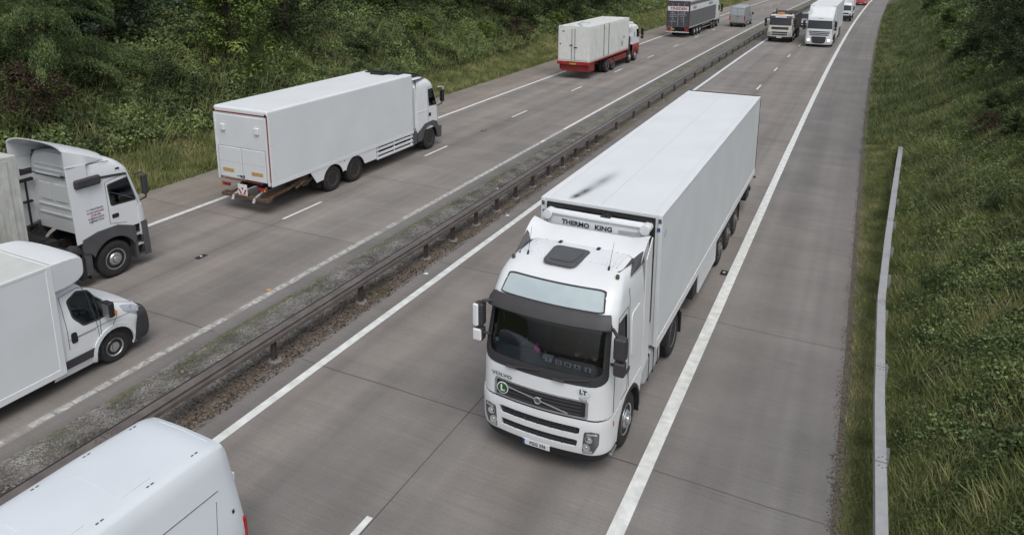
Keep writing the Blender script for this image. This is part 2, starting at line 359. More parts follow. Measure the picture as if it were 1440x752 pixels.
def concrete(name, base, dark, mot, seed=0):
    """tined concrete: cross brushing, tyre wear along the lanes, slab to slab tone"""
    m = bpy.data.materials.new(name); m.use_nodes = True; n = m.node_tree.nodes; l = m.node_tree.links; b = n['Principled BSDF']; b.inputs['Roughness'].default_value = .78
    uv = n.new('ShaderNodeUVMap'); uv.uv_map = 'road'
    def noise(sc, det, scale=1.0, rough=.55, w=0):
        mp = n.new('ShaderNodeMapping'); mp.inputs['Scale'].default_value = (*sc, 1); mp.inputs['Location'].default_value = (w + seed, w * 2.3, 0); l.new(uv.outputs[0], mp.inputs[0])
        t = n.new('ShaderNodeTexNoise'); t.inputs['Scale'].default_value = scale; t.inputs['Detail'].default_value = det; t.inputs['Roughness'].default_value = rough; l.new(mp.outputs[0], t.inputs[0]); return t.outputs['Fac']
    def rng_(v, a, b_, c, d_):
        q = n.new('ShaderNodeMapRange'); q.inputs['From Min'].default_value = a; q.inputs['From Max'].default_value = b_; q.inputs['To Min'].default_value = c; q.inputs['To Max'].default_value = d_; l.new(v, q.inputs['Value']); return q.outputs[0]
    def mul(a, c):
        q = n.new('ShaderNodeMath'); q.operation = 'MULTIPLY'; l.new(a, q.inputs[0]); l.new(c, q.inputs[1]); return q.outputs[0]
    lanes = rng_(noise((1.05, .012), 3, 1, w=3), .36, .64, 1 - mot, 1 + mot * .5)            # long wheel-path streaks
    cloud = rng_(noise((.55, .45), 8, 1, .65, w=9), .3, .7, .84, 1.12)
    brush = rng_(noise((.5, 26), 4, 1, .75, w=1), .3, .7, .88, 1.10)                      # tining across the road
    spk = rng_(noise((22, 22), 5, 1, .85, w=5), .3, .7, .86, 1.12)
    band = rng_(noise((.16, .8), 5, 1, .65, w=14), .35, .65, 1 - mot * .5, 1 + mot * .3)
    se = n.new('ShaderNodeSeparateXYZ'); l.new(uv.outputs[0], se.inputs[0])
    fl = n.new('ShaderNodeMath'); fl.operation = 'MULTIPLY_ADD'; fl.inputs[1].default_value = 1 / 5.95; fl.inputs[2].default_value = -11.15 / 5.95 + 20; l.new(se.outputs[1], fl.inputs[0])
    f2 = n.new('ShaderNodeMath'); f2.operation = 'FLOOR'; l.new(fl.outputs[0], f2.inputs[0])
    fx = n.new('ShaderNodeMath'); fx.operation = 'MULTIPLY_ADD'; fx.inputs[1].default_value = 1 / 3.72; fx.inputs[2].default_value = 6.51 / 3.72 + 20; l.new(se.outputs[0], fx.inputs[0])
    f3 = n.new('ShaderNodeMath'); f3.operation = 'FLOOR'; l.new(fx.outputs[0], f3.inputs[0])
    cb = n.new('ShaderNodeCombineXYZ'); l.new(f3.outputs[0], cb.inputs[0]); l.new(f2.outputs[0], cb.inputs[1])
    wn = n.new('ShaderNodeTexWhiteNoise'); wn.noise_dimensions = '2D'; l.new(cb.outputs[0], wn.inputs['Vector'])
    slab = rng_(wn.outputs['Value'], 0, 1, .94, 1.06)
    f = mul(mul(mul(lanes, cloud), mul(brush, spk)), mul(band, slab))
    ramp = n.new('ShaderNodeMix'); ramp.data_type = 'RGBA'; ramp.blend_type = 'MULTIPLY'; ramp.inputs['Factor'].default_value = 1; l.new(f, ramp.inputs['B'])
    c = n.new('ShaderNodeMix'); c.data_type = 'RGBA'; c.inputs['A'].default_value = (*base, 1); c.inputs['B'].default_value = (*dark, 1)
    l.new(rng_(noise((.5, .06), 4, 1, w=20), .4, .62, 0, 1), c.inputs['Factor']); l.new(c.outputs['Result'], ramp.inputs['A'])
    l.new(ramp.outputs['Result'], b.inputs['Base Color'])
    bp = n.new('ShaderNodeBump'); bp.inputs['Strength'].default_value = .35; bp.inputs['Distance'].default_value = .01; l.new(noise((2, 45), 3, 1, w=1), bp.inputs['Height']); l.new(bp.outputs[0], b.inputs['Normal'])
    return m
CONC = concrete('lane_concrete', (.252, .229, .208), (.217, .203, .191), .18)
CONCS = concrete('shoulder_concrete', (.205, .193, .182), (.178, .170, .163), .17, 31)
CONCL = concrete('old_shoulder_concrete', (.27, .238, .205), (.235, .21, .185), .15, 57)
CONCE = concrete('edge_strip_concrete', (.175, .166, .157), (.15, .143, .136), .25, 77)
sr = [s for s in ss if s <= 900]
flat = lambda z: (lambda x, s: z)
put('near_carriageway', latmesh([XA - .05, XA + 1.9, XDR, -4.6, XR + .1], sr, flat(0)), CONC)
put('far_carriageway', latmesh([XL_ - .1, -19.4, XDL, -15.7, XB + .12], sr, flat(0)), CONC)
put('near_hard_shoulder', latmesh([XR + .1, -1.2, .28], sr, flat(0)), CONCS)
put('far_hard_shoulder', latmesh([-24.42, -22.8, XL_ - .1], sr, flat(0)), CONCL)
put('near_edge_strip', latmesh([-10.98, XA - .05], sr, flat(0)), CONCE)
put('far_edge_strip', latmesh([XB + .12, -13.26], sr, flat(0)), CONCE)
def medmat():
    m = bpy.data.materials.new('median_gravel_bed'); m.use_nodes = True; n = m.node_tree.nodes; l = m.node_tree.links; b = n['Principled BSDF']; b.inputs['Roughness'].default_value = .95
    uv = n.new('ShaderNodeUVMap'); uv.uv_map = 'road'; se = n.new('ShaderNodeSeparateXYZ'); l.new(uv.outputs[0], se.inputs[0])
    vo = n.new('ShaderNodeTexVoronoi'); vo.inputs['Scale'].default_value = 17; l.new(uv.outputs[0], vo.inputs[0])
    r = n.new('ShaderNodeValToRGB'); e = r.color_ramp.elements; e[0].color = (.07, .065, .06, 1); e[1].color = (.27, .26, .25, 1); l.new(vo.outputs['Color'], r.inputs[0])
    def nz(sx, sy_, det=5, w=0):
        mp = n.new('ShaderNodeMapping'); mp.inputs['Scale'].default_value = (sx, sy_, 1); mp.inputs['Location'].default_value = (w, w, 0); l.new(uv.outputs[0], mp.inputs[0])
        t = n.new('ShaderNodeTexNoise'); t.inputs['Scale'].default_value = 1; t.inputs['Detail'].default_value = det; l.new(mp.outputs[0], t.inputs[0]); return t.outputs['Fac']
    def mr(v, a, c, t0=0, t1=1):
        q = n.new('ShaderNodeMapRange'); q.inputs['From Min'].default_value = a; q.inputs['From Max'].default_value = c; q.inputs['To Min'].default_value = t0; q.inputs['To Max'].default_value = t1; l.new(v, q.inputs['Value']); return q.outputs[0]
    def mixc(f, a, c):
        q = n.new('ShaderNodeMix'); q.data_type = 'RGBA'; l.new(f, q.inputs['Factor']); l.new(a, q.inputs['A'])
        if isinstance(c, tuple): q.inputs['B'].default_value = (*c, 1)
        else: l.new(c, q.inputs['B'])
        return q.outputs['Result']
    def mth(op, a, c):
        q = n.new('ShaderNodeMath'); q.operation = op
        for i, w in enumerate((a, c)):
            if isinstance(w, (int, float)): q.inputs[i].default_value = w
            else: l.new(w, q.inputs[i])
        return q.outputs[0]
    litter = n.new('ShaderNodeValToRGB'); e = litter.color_ramp.elements; e[0].color = (.075, .058, .045, 1); e[0].position = .3; e[1].color = (.19, .15, .12, 1); e[1].position = .7; l.new(nz(14, 14, 8), litter.inputs[0])
    under = mr(mth('ADD', se.outputs[0], mth('MULTIPLY', nz(1.2, 1.2, 6, 4), 1.3)), -11.15, -10.98)          # leaf litter on the near side of the rail
    c = mixc(under, r.outputs[0], litter.outputs[0])
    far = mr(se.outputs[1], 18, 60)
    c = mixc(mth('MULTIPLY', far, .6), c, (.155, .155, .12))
    moss = mth('MULTIPLY', mr(nz(.9, .5, 7, 8), .52, .64), mr(nz(9, 9, 4), .35, .6))
    edge = mr(mth('ABSOLUTE', mth('ADD', se.outputs[0], 13.15), 0), .55, .0, 0, .8)
    c = mixc(mth('MAXIMUM', mth('MULTIPLY', moss, .85), mth('MULTIPLY', edge, mr(nz(1.4, .8, 8, 2), .45, .58))), c, (.085, .095, .035))
    dusty = mth('MULTIPLY', mr(nz(1.1, .7, 6, 15), .52, .62), mr(se.outputs[0], -11.3, -10.9)); c = mixc(mth('MULTIPLY', dusty, .6), c, (.21, .2, .19))
    l.new(c, b.inputs['Base Color'])
    bp = n.new('ShaderNodeBump'); bp.inputs['Strength'].default_value = .8; bp.inputs['Distance'].default_value = .03; l.new(vo.outputs['Distance'], bp.inputs['Height']); l.new(bp.outputs[0], b.inputs['Normal'])
    return m
put('median_strip', latmesh([-13.30, -12.3, -11.6, -10.9], sr, lambda x, s: .0 + .012 * hash2(x * 9, s * 5)), medmat())
# median sheet sits above the ground sheet and slightly overlaps under nothing: its rims are hidden by gravel

PAINT = mat('road_paint', (.70, .72, .70), .6, var=.22, vs=5)
PAINTW = mat('worn_road_paint', (.46, .46, .445), .7, var=.5, vs=9)
PAINTF = mat('faded_road_paint', (.30, .29, .275), .7, var=.35, vs=7)
def strip(mb, x0, x1, s0, s1, z, step=3.0, wob=0):
    q = frange(s0, s1, step); P = []; F = []
    for i, s in enumerate(q):
        P += [W(x0 + wob * random.uniform(-1, 1), s, z), W(x1 + wob * random.uniform(-1, 1), s, z)]
        if i: k = 2 * i; F.append((k - 2, k - 1, k + 1, k))
    mb.add(P, F)
mb = MB()
strip(mb, XR - .13, XR + .13, -20, 320, .005, 2.0, .006); strip(mb, XA - .10, XA + .11, -20, 320, .005, 2, .008); strip(mb, XL_ - .10, XL_ + .10, -20, 320, .005, 2, .006)
strip(mb, XB - .08, XB + .08, 24, 320, .005)
obj('edge_lines', mb, PAINT, recalc=False)['kind'] = 'structure'
mb = MB(); s = -6.0
while s < 34:                          # the worn ribbed edge line
    L = random.uniform(.3, .46)
    if random.random() < .93: strip(mb, XB - .10 + random.uniform(-.012, .012), XB + .09 + random.uniform(-.015, .015), s, s + L, .0065, .1, .008)
    s += L + random.uniform(.03, .09)
obj('ribbed_edge_line', mb, PAINTW, recalc=False)['kind'] = 'structure'
mb = MB(); strip(mb, XB - .085, XB + .08, -6, 24, .005, .3, .012)
obj('faded_edge_line', mb, PAINTF, recalc=False)['kind'] = 'structure'
mb = MB()
for k in range(-3, 28): strip(mb, XDL - .06, XDL + .06, 17.72 + 9 * k, 19.72 + 9 * k, .005, .5, .004)
for k in range(-6, 24): strip(mb, XDR - .06, XDR + .06, 51.0 + 9 * k, 53.0 + 9 * k, .005, .5, .004)
obj('lane_dashes', mb, PAINT, recalc=False)['kind'] = 'structure'
JM = mat('joint_sealant', (.085, .077, .07), .8, var=.3)
mb = MB()
for k in range(-4, 50):
    s = 11.15 + 5.95 * k
    for a, b, w in ((-24.3, XB + .3, .010), (-10.8, XR, .010), (XR, .28, .006)):
        q = frange(a, b, 1.2)
        for i in range(len(q) - 1):
            y0 = s + .012 * math.sin(q[i] * 2.1 + k); y1 = s + .012 * math.sin(q[i + 1] * 2.1 + k)
            mb.add([W(q[i], y0 - w, .0035), W(q[i + 1], y1 - w, .0035), W(q[i + 1], y1 + w, .0035), W(q[i], y0 + w, .0035)], [(0, 1, 2, 3)])
strip(mb, XDR + .075, XDR + .093, -20, 300, .0035, 1.5, .004); strip(mb, XDL + .08, XDL + .094, -20, 300, .0035, 1.5, .003)
obj('expansion_joints', mb, JM, recalc=False)['kind'] = 'structure'

# ------------------------------------------------------------------ the central rail and the verge rail
def rail(name, label, pathfn, s0, s1, posts, postx, prof, m, pm, step=2.0, zt=.76, bolts=True):
    t = thing(name, label, 'crash barrier', pathfn(s0, 0, 0))
    org = Vector(pathfn(s0, 0, 0)); q = frange(s0, s1, step)
    mb = MB(); n = len(prof); P = []; F = []
    for s in q:
        for a, z in prof: P.append(Vector(pathfn(s, a, z)) - org)
    for i in range(len(q) - 1):
        for k in range(n): F.append((i * n + k, i * n + (k + 1) % n, (i + 1) * n + (k + 1) % n, (i + 1) * n + k))
    F += [tuple(range(n)), tuple(range((len(q) - 1) * n, len(q) * n))]
    mb.add(P, F); r = obj('rail', mb, m, t, .008, 1)
    mb = MB(); s = s0 + 1.2; kk = 0
    while s < min(s1, 70) - .5:          # bolted splices and their slots
        for ds in (-.11, .11):
            for da in ((-.055, 0, .055) if kk % 2 == 0 else (-.03, .03)):
                mb.cyl(Vector(pathfn(s + ds + (.04 if da == 0 else 0) * (1 if ds > 0 else -1), prof[0][0] + .115 + da, zt - .002)) - org, Vector(pathfn(s + ds + (.04 if da == 0 else 0) * (1 if ds > 0 else -1), prof[0][0] + .115 + da, zt + .004)) - org, .012, n=7)
        s += 4.8 if bolts else 3.2; kk += 1
    obj('bolts', mb, BLK, r)
    mb = MB(); s = s0 + 1.2
    while s < s1 - .5:
        a = Vector(pathfn(s, prof[0][0] - .002, 0)) - org; b = Vector(pathfn(s, prof[1][0] + .002, 0)) - org
        mb.add([a + Vector((0, -.008, zt + .0025)), b + Vector((0, -.008, zt + .0025)), b + Vector((0, .008, zt + .0025)), a + Vector((0, .008, zt + .0025))], [(0, 1, 2, 3)])
        s += 4.8 if bolts else 3.2
    obj('splice_seams', mb, GAP, r, recalc=False)
    for s in posts:
        mb = MB(); c = Vector(pathfn(s, postx, 0)); 
        mb.box(-.05, .05, -.05, -.042, -.1, .49); mb.box(-.05, .05, .042, .05, -.1, .49); mb.box(-.004, .004, -.042, .042, -.1, .49)
        p = obj('post', mb, pm, t, loc=c - org)
        mb = MB(); mb.lathe([(0, .17), (.03, .16), (.035, .0)], (0, 0, -.005), 'z', 10); obj('footing', mb, CONCF, p)
    return t
CONCF = mat('footing_concrete', (.20, .19, .18), .9, var=.3, vs=9)
pl = [10.84 - 3.15 * k for k in range(5)][::-1] + [13.99, 17.14] + [18.72 + 1.54 * k for k in range(9)] + [32.3 + 3.05 * k for k in range(60)]
prof = [(-.13, .69), (.075, .69), (.088, .68), (.045, .655), (.045, .625), (.095, .585), (.095, .50), (.06, .475), (-.10, .475)]
rail('crash_barrier', 'long brown-grey steel box rail on short posts between the two carriageways', lambda s, a, z: W(-11.32 + a, s, z), -4, 220, pl, 0, prof, BARR, POSTM, zt=.69)
prof2 = [(-.30, .745), (-.215, .745), (-.215, .70), (-.30, .70)]
c0 = [o for o in bpy.data.objects if o.name == 'crash_barrier'][0]
mb = MB(); q = frange(-4, 220, 2); P = []; F = []; org = c0.location
for s in q:
    for a, z in ((-.20, .665), (-.133, .655), (-.133, .50), (-.20, .50)): P.append(W(-11.32 + a, s, z) - org)
for i in range(len(q) - 1):
    for k in range(4): F.append((i * 4 + k, i * 4 + (k + 1) % 4, (i + 1) * 4 + (k + 1) % 4, (i + 1) * 4 + k))
mb.add(P, F); obj('rear_flange', mb, BLK, c0)
def vpath(s, a, z):
    x = lerpk([(2, .98), (14, .92), (18.6, .97), (23.4, 1.18), (28, 1.42), (36.1, 1.86)], s)[0]
    zz = z * (1 - max(0, (s - 33.5)) / 9) if z > 0 else z
    return Vector((x + a + off(s), s, zz))
rail('verge_barrier', 'light galvanised steel rail standing in the grass beside the hard shoulder', vpath, 4.5, 36.2,
     [12.9, 15.9, 18.6, 20.9, 23.1, 25.5, 28, 30.5, 33, 35.4, 10.6, 8.2], .13, [(-.09, .76), (.09, .76), (.092, .735), (.10, .56), (.07, .54), (-.07, .54), (-.10, .56), (-.092, .735)], GALV, GALV, .8, bolts=False)

# road studs and small things on the road
studs = [(-17.5, 14.18), (-17.5, 32.2), (-17.5, 50.2), (-17.5, 68.2), (-3.03, 20.14), (-6.5, 34), (-6.5, 57.3), (-19.67, 15.39), (-21.0, 32)]
st = None
for i, (x, s) in enumerate(studs):
    if i in (7, 8): continue
    if st is None:
        st = thing('road_stud', 'small black road stud with a white reflector set in the concrete', 'road stud', W(x, s, 0), -head(s), 'road studs along the lane lines')
        mb = MB(); mb.add([(-.10, -.18, .004), (.10, -.18, .004), (.10, .18, .004), (-.10, .18, .004), (-.07, -.09, .018), (.07, -.09, .018), (.07, .09, .018), (-.07, .09, .018)], [(0, 1, 5, 4), (1, 2, 6, 5), (2, 3, 7, 6), (3, 0, 4, 7), (4, 5, 6, 7)])
        h = obj('housing', mb, BLK, st); bx('reflector', PAINT, h, -.035, .035, -.03, .03, .016, .026, .003)
    else:
        c = copy_tree(st); c.location = W(x, s, 0)
tag(obj('orange_fragment', MB().box(-.07, .07, -.05, .05, .0, .03), ORNG, None, .01, loc=W(-14.0, 13.4, .005)), 'small orange plastic fragment lying beside the ribbed edge line', 'debris')
mb = MB(); mb.add([(-.06, -.05, .005), (.07, -.03, .005), (.06, .05, .02), (-.05, .06, .012)], [(0, 1, 2, 3)])
for i, (x, s) in enumerate([(-10.72, 16.2), (-12.4, 24), (-11.9, 29.5), (-10.75, 21.5)]):
    if i == 0: lt = tag(obj('litter', mb, WHITE2, None, recalc=False, loc=W(x, s, .01)), 'scrap of white litter on the median gravel', 'litter', 'litter scraps on the median')
    else: c = lt.copy(); COL.objects.link(c); c.location = W(x, s, .01)

# ------------------------------------------------------------------ vegetation
def quads(name, P, N, S, m, asp=1.6, kind=None, T=None):
    """many leaf faces: centres P, normals N, sizes S"""
    n = len(P); N = N / np.linalg.norm(N, axis=1, keepdims=True)
    if T is None: T = rng.normal(size=(n, 3))
    T = T - N * (T * N).sum(1, keepdims=True); T /= np.linalg.norm(T, axis=1, keepdims=True) + 1e-9
    B = np.cross(N, T); S = np.asarray(S)[:, None]
    a = P - T * S * asp * .5; c = P + T * S * asp * .5 - N * S * .15; b = P + B * S * .5 + N * S * .12; d_ = P - B * S * .5 + N * S * .12
    V = np.stack([a, b, c, d_], 1).reshape(-1, 3).astype(np.float32)
    me = bpy.data.meshes.new(name); me.vertices.add(4 * n); me.loops.add(4 * n); me.polygons.add(n)
    me.vertices.foreach_set('co', V.ravel()); me.loops.foreach_set('vertex_index', np.arange(4 * n, dtype=np.int32))
    me.polygons.foreach_set('loop_start', np.arange(0, 4 * n, 4, dtype=np.int32)); me.polygons.foreach_set('loop_total', np.full(n, 4, dtype=np.int32))
    me.update(); me.materials.append(m)
    o = bpy.data.objects.new(name, me); COL.objects.link(o)
    if kind: o['kind'] = kind
    return o
def vgz(x, s):
    xs = np.array([k[0] for k in ZK]); zs = np.array([k[1] for k in ZK]); z = np.interp(x, xs, zs)
    h = lambda a, b: np.sin(a * 1.3 + 1.7 * np.sin(b * .31)) * .5 + np.sin(b * .47 + 2.1 * np.sin(a * .53)) * .5
    k = np.where(x < -26, np.minimum(1, (-26 - x) / 3), 0) + np.where(x > 1.8, np.minimum(1, (x - 1.8) / 2), 0)
    return z + k * .28 * h(x, s) + k * .12 * h(x * 3.1 + 5, s * 2.7)
def voff(s): return KC * np.maximum(0, s - S0) ** 2 / 2
def pn(x, y, sc, seed):
    """cheap smooth noise 0..1"""
    a = np.sin(x * sc + seed) * np.cos(y * sc * 1.13 + seed * 2.1) + .6 * np.sin(x * sc * 2.3 - y * sc * 1.9 + seed * 3) + .4 * np.sin(x * sc * 4.7 + y * sc * 5.1 + seed)
    return np.clip(a / 4 + .5, 0, 1)
def scatter(n, x0, x1, s0, s1, p=1.0):
    u = rng.random(n); s = s0 + (s1 - s0) * u ** p; x = rng.uniform(x0, x1, n); return x, s
LF_BR = leafmat('bramble_leaves', (0.053, 0.069, 0.031), (0.131, 0.181, 0.068), (0.292, 0.365, 0.136), .6)
LF_GR = leafmat('grass_blades', (0.078, 0.106, 0.042), (0.155, 0.199, 0.077), (0.303, 0.303, 0.148), .9)
LF_VERGE = leafmat('verge_blades', (0.140, 0.177, 0.063), (0.265, 0.292, 0.113), (0.455, 0.418, 0.216), .9)
LF_FINE = leafmat('small_weeds', (.045, .066, .024), (.105, .148, .052), (.19, .225, .085), .8)
LF_DRY = leafmat('dry_grass', (0.134, 0.159, 0.066), (0.267, 0.278, 0.126), (0.459, 0.416, 0.244), .8)
LF_MOSS = leafmat('median_weeds', (.07, .07, .035), (.12, .135, .05), (.20, .18, .10), 2)
def bank(x0, x1, s0, s1, n, lo, hi, size, m, name, label, seed, p=1.0, gap=.0, up=1.2, edge=1):
    x, s = scatter(n, x0, x1, s0, s1, p); x = x0 + (x1 - x0) * ((x - x0) / (x1 - x0)) ** (1 / edge) if edge != 1 else x; k = pn(x, s, 1.1, seed); k2 = pn(x, s, 3.1, seed + 4)
    h = lo + (hi - lo) * (k * .6 + k2 * .6) * rng.random(n) ** .6
    keep = rng.random(n) > gap * (1 - k2) * (1 if edge == 1 else 1.5 - .9 * k); x, s, h, k = x[keep], s[keep], h[keep], k[keep]
    P = np.stack([x + voff(s), s, vgz(x, s) + h], 1); N = rng.normal(size=P.shape) * .75; N[:, 2] += up; N[:, 0] += .35 * (1 if x1 < -20 else -1)
    o = quads(name, P, N, size * rng.uniform(.6, 1.35, len(P)), m, 1.5, 'stuff'); return tag(o, label, None)
def blades(x0, x1, s0, s1, n, h0, h1, w, m, name, p=1.0, gap=0, seed=1, lean=.35):
    x, s = scatter(n, x0, x1, s0, s1, p); k = pn(x, s, 1.7, seed); keep = rng.random(n) > gap * (1 - k) * 1.6; x, s, k = x[keep], s[keep], k[keep]; n = len(x)
    h = rng.uniform(h0, h1, n) * (.5 + k); B = np.stack([x + voff(s), s, vgz(x, s) - .02], 1)
    a = rng.uniform(0, 6.283, n); D = np.stack([np.cos(a), np.sin(a), np.zeros(n)], 1); L = rng.normal(size=(n, 3)) * lean; L[:, 2] = 1; L *= h[:, None]
    ww = (w * rng.uniform(.6, 1.5, n))[:, None]
    V = np.stack([B - D * ww, B + D * ww, B + L * .55 + D * ww * .9, B + L + np.stack([L[:, 0] * .05, L[:, 1] * .05, -h * .03], 1)], 1).reshape(-1, 3).astype(np.float32)
    me = bpy.data.meshes.new(name); me.vertices.add(4 * n); me.loops.add(4 * n); me.polygons.add(n)
    me.vertices.foreach_set('co', V.ravel()); me.loops.foreach_set('vertex_index', np.arange(4 * n, dtype=np.int32))
    me.polygons.foreach_set('loop_start', np.arange(0, 4 * n, 4, dtype=np.int32)); me.polygons.foreach_set('loop_total', np.full(n, 4, dtype=np.int32)); me.update(); me.materials.append(m)
    o = bpy.data.objects.new(name, me); COL.objects.link(o); o['kind'] = 'stuff'; return o
# left bank
bank(-33, -27.2, 8, 60, 180000, .02, 1.05, .095, LF_BR, 'bramble_undergrowth', 'dense bramble and nettle undergrowth covering the left bank', 2, gap=.35)
bank(-44, -32, 4, 60, 90000, .05, 1.2, .14, LF_BR, 'woodland_undergrowth', 'leafy undergrowth at the foot of the wood', 5, gap=.3)
bank(-33, -28.0, 60, 150, 50000, .05, .7, .17, LF_BR, 'distant_undergrowth', 'low green undergrowth on the far left bank', 9, gap=.3)
blades(-28.8, -24.5, 8, 70, 90000, .15, .45, .012, LF_VERGE, 'verge_grass', seed=3)
blades(-31, -24.4, 60, 170, 60000, .25, .55, .035, LF_VERGE, 'distant_verge_grass', seed=4)
blades(-25.8, -24.3, 8, 60, 40000, .05, .16, .010, LF_VERGE, 'short_verge_grass', seed=8)
# right bank
blades(.42, 1.9, 8, 40, 130000, .04, .17, .005, LF_VERGE, 'shoulder_grass', 1.5, seed=2, gap=.5)
blades(.55, 2.6, 8, 40, 90000, .04, .18, .005, LF_GR, 'shoulder_short_grass', 1.5, seed=5, gap=.4)
blades(1.3, 7, 9, 45, 170000, .06, .22, .005, LF_GR, 'bank_grass', 1.9, seed=6, lean=.5)
blades(1.4, 6, 9, 45, 120000, .2, .46, .005, LF_VERGE, 'tall_seeding_grass', 1.7, seed=16, lean=.35, gap=.6)
bank(1.2, 5, 9, 22, 210000, .01, .38, .034, LF_FINE, 'small_bank_weeds', 'small leafy weeds low on the right bank near the camera', 7, 1.2, gap=.95, up=.8, edge=1.7)
bank(1.5, 8, 13, 46, 190000, .02, .50, .050, LF_BR, 'bank_nettles', 'nettles and bramble on the right bank', 7, 1.4, gap=.85, up=.9, edge=1.6)
bank(1.5, 12, 1, 9, 50000, .02, .45, .06, LF_BR, 'near_bank_nettles', 'nettles on the right bank beside the bridge', 7, 1.0, gap=.5)
blades(.5, 12, 1, 9, 60000, .08, .3, .006, LF_GR, 'near_bank_grass', 1.0, seed=6)
blades(.5, 8, 38, 150, 120000, .15, .45, .02, LF_GR, 'distant_bank_grass', 1.3, seed=12)
bank(5, 20, 44, 150, 60000, .05, .9, .13, LF_BR, 'distant_bank_undergrowth', 'green undergrowth along the far right bank', 11, 1.2, gap=.3)
blades(-33, -27, 8, 60, 40000, .5, 1.25, .010, LF_VERGE, 'bank_stems', seed=21, gap=.8, lean=.25)
def litterband(x0, x1, n, m, name):
    x, s = scatter(n, x0, x1, 7, 60, 1.5); x = x + .12 * (pn(x * 0, s, 2.1, 4) - .5); P = np.stack([x + voff(s), s, .006 + .012 * rng.random(n)], 1); N = rng.normal(size=P.shape) * .35; N[:, 2] += 1
    quads(name, P, N, rng.uniform(.006, .022, n), m, 1.4, 'stuff')
DEB = leafmat('kerb_debris', (.045, .04, .034), (.10, .09, .075), (.19, .17, .14), 3)
litterband(.17, .8, 14000, DEB, 'shoulder_debris'); litterband(.24, .55, 16000, DEB, 'verge_edge_debris'); litterband(-24.7, -24.3, 9000, DEB, 'far_shoulder_debris')
# median
blades(-13.32, -12.85, 5, 60, 20000, .01, .07, .006, LF_MOSS, 'median_edge_grass', seed=3, gap=1)
blades(-11.5, -10.85, 5, 60, 22000, .01, .06, .006, LF_MOSS, 'median_litter_grass', seed=9, gap=1)
blades(-12.8, -10.9, 60, 170, 9000, .03, .15, .03, LF_MOSS, 'distant_median_grass', seed=5, gap=.3)
def stones(n, x0, x1, s0, s1, r0, r1, m, name, gap):
    x, s = scatter(n, x0, x1, s0, s1, 1.3); k = pn(x, s, 1.5, 3); keep = rng.random(n) > gap * (1 - k); x, s = x[keep], s[keep]; n = len(x)
    oc = np.array([(1, 0, 0), (-1, 0, 0), (0, 1, 0), (0, -1, 0), (0, 0, .7), (0, 0, -.7)]); fa = np.array([(0, 2, 4), (2, 1, 4), (1, 3, 4), (3, 0, 4)])
    a = rng.uniform(0, 6.28, n); c, q = np.cos(a), np.sin(a); r = rng.uniform(r0, r1, n)
    V = oc[None] * (r[:, None, None] * rng.uniform(.6, 1.3, (n, 6, 1))); X = V[..., 0] * c[:, None] - V[..., 1] * q[:, None]; Y = V[..., 0] * q[:, None] + V[..., 1] * c[:, None]
    V = np.stack([X + (x + voff(s))[:, None], Y + s[:, None], V[..., 2] + .012], 2).reshape(-1, 3)
    Fc = (fa[None] + (np.arange(n) * 6)[:, None, None]).reshape(-1)
    me = bpy.data.meshes.new(name); me.vertices.add(len(V)); me.loops.add(len(Fc)); me.polygons.add(len(Fc) // 3)
    me.vertices.foreach_set('co', V.astype(np.float32).ravel()); me.loops.foreach_set('vertex_index', Fc.astype(np.int32))
    me.polygons.foreach_set('loop_start', np.arange(0, len(Fc), 3, dtype=np.int32)); me.polygons.foreach_set('loop_total', np.full(len(Fc) // 3, 3, dtype=np.int32)); me.update(); me.materials.append(m)
    o = bpy.data.objects.new(name, me); COL.objects.link(o); o['kind'] = 'stuff'; return o
GRV = leafmat('gravel', (.075, .068, .060), (.20, .19, .178), (.40, .39, .375), 1.5)
stones(60000, -13.15, -11.55, 5, 34, .010, .023, GRV, 'gravel_stones', .7)
stones(2500, -11.6, -10.9, 5, 30, .012, .028, GRV, 'scattered_gravel', 1.0)
BRN = leafmat('fallen_leaves', (.05, .04, .03), (.10, .078, .06), (.18, .145, .11), 2)
x, s = scatter(9000, -11.8, -10.85, 5, 34, 1.2); P = np.stack([x + voff(s), s, -.002 + .02 * rng.random(len(x))], 1); N = rng.normal(size=P.shape) * .4; N[:, 2] += 1
quads('leaf_litter', P, N, rng.uniform(.02, .05, len(P)), BRN, 1.5, 'stuff')

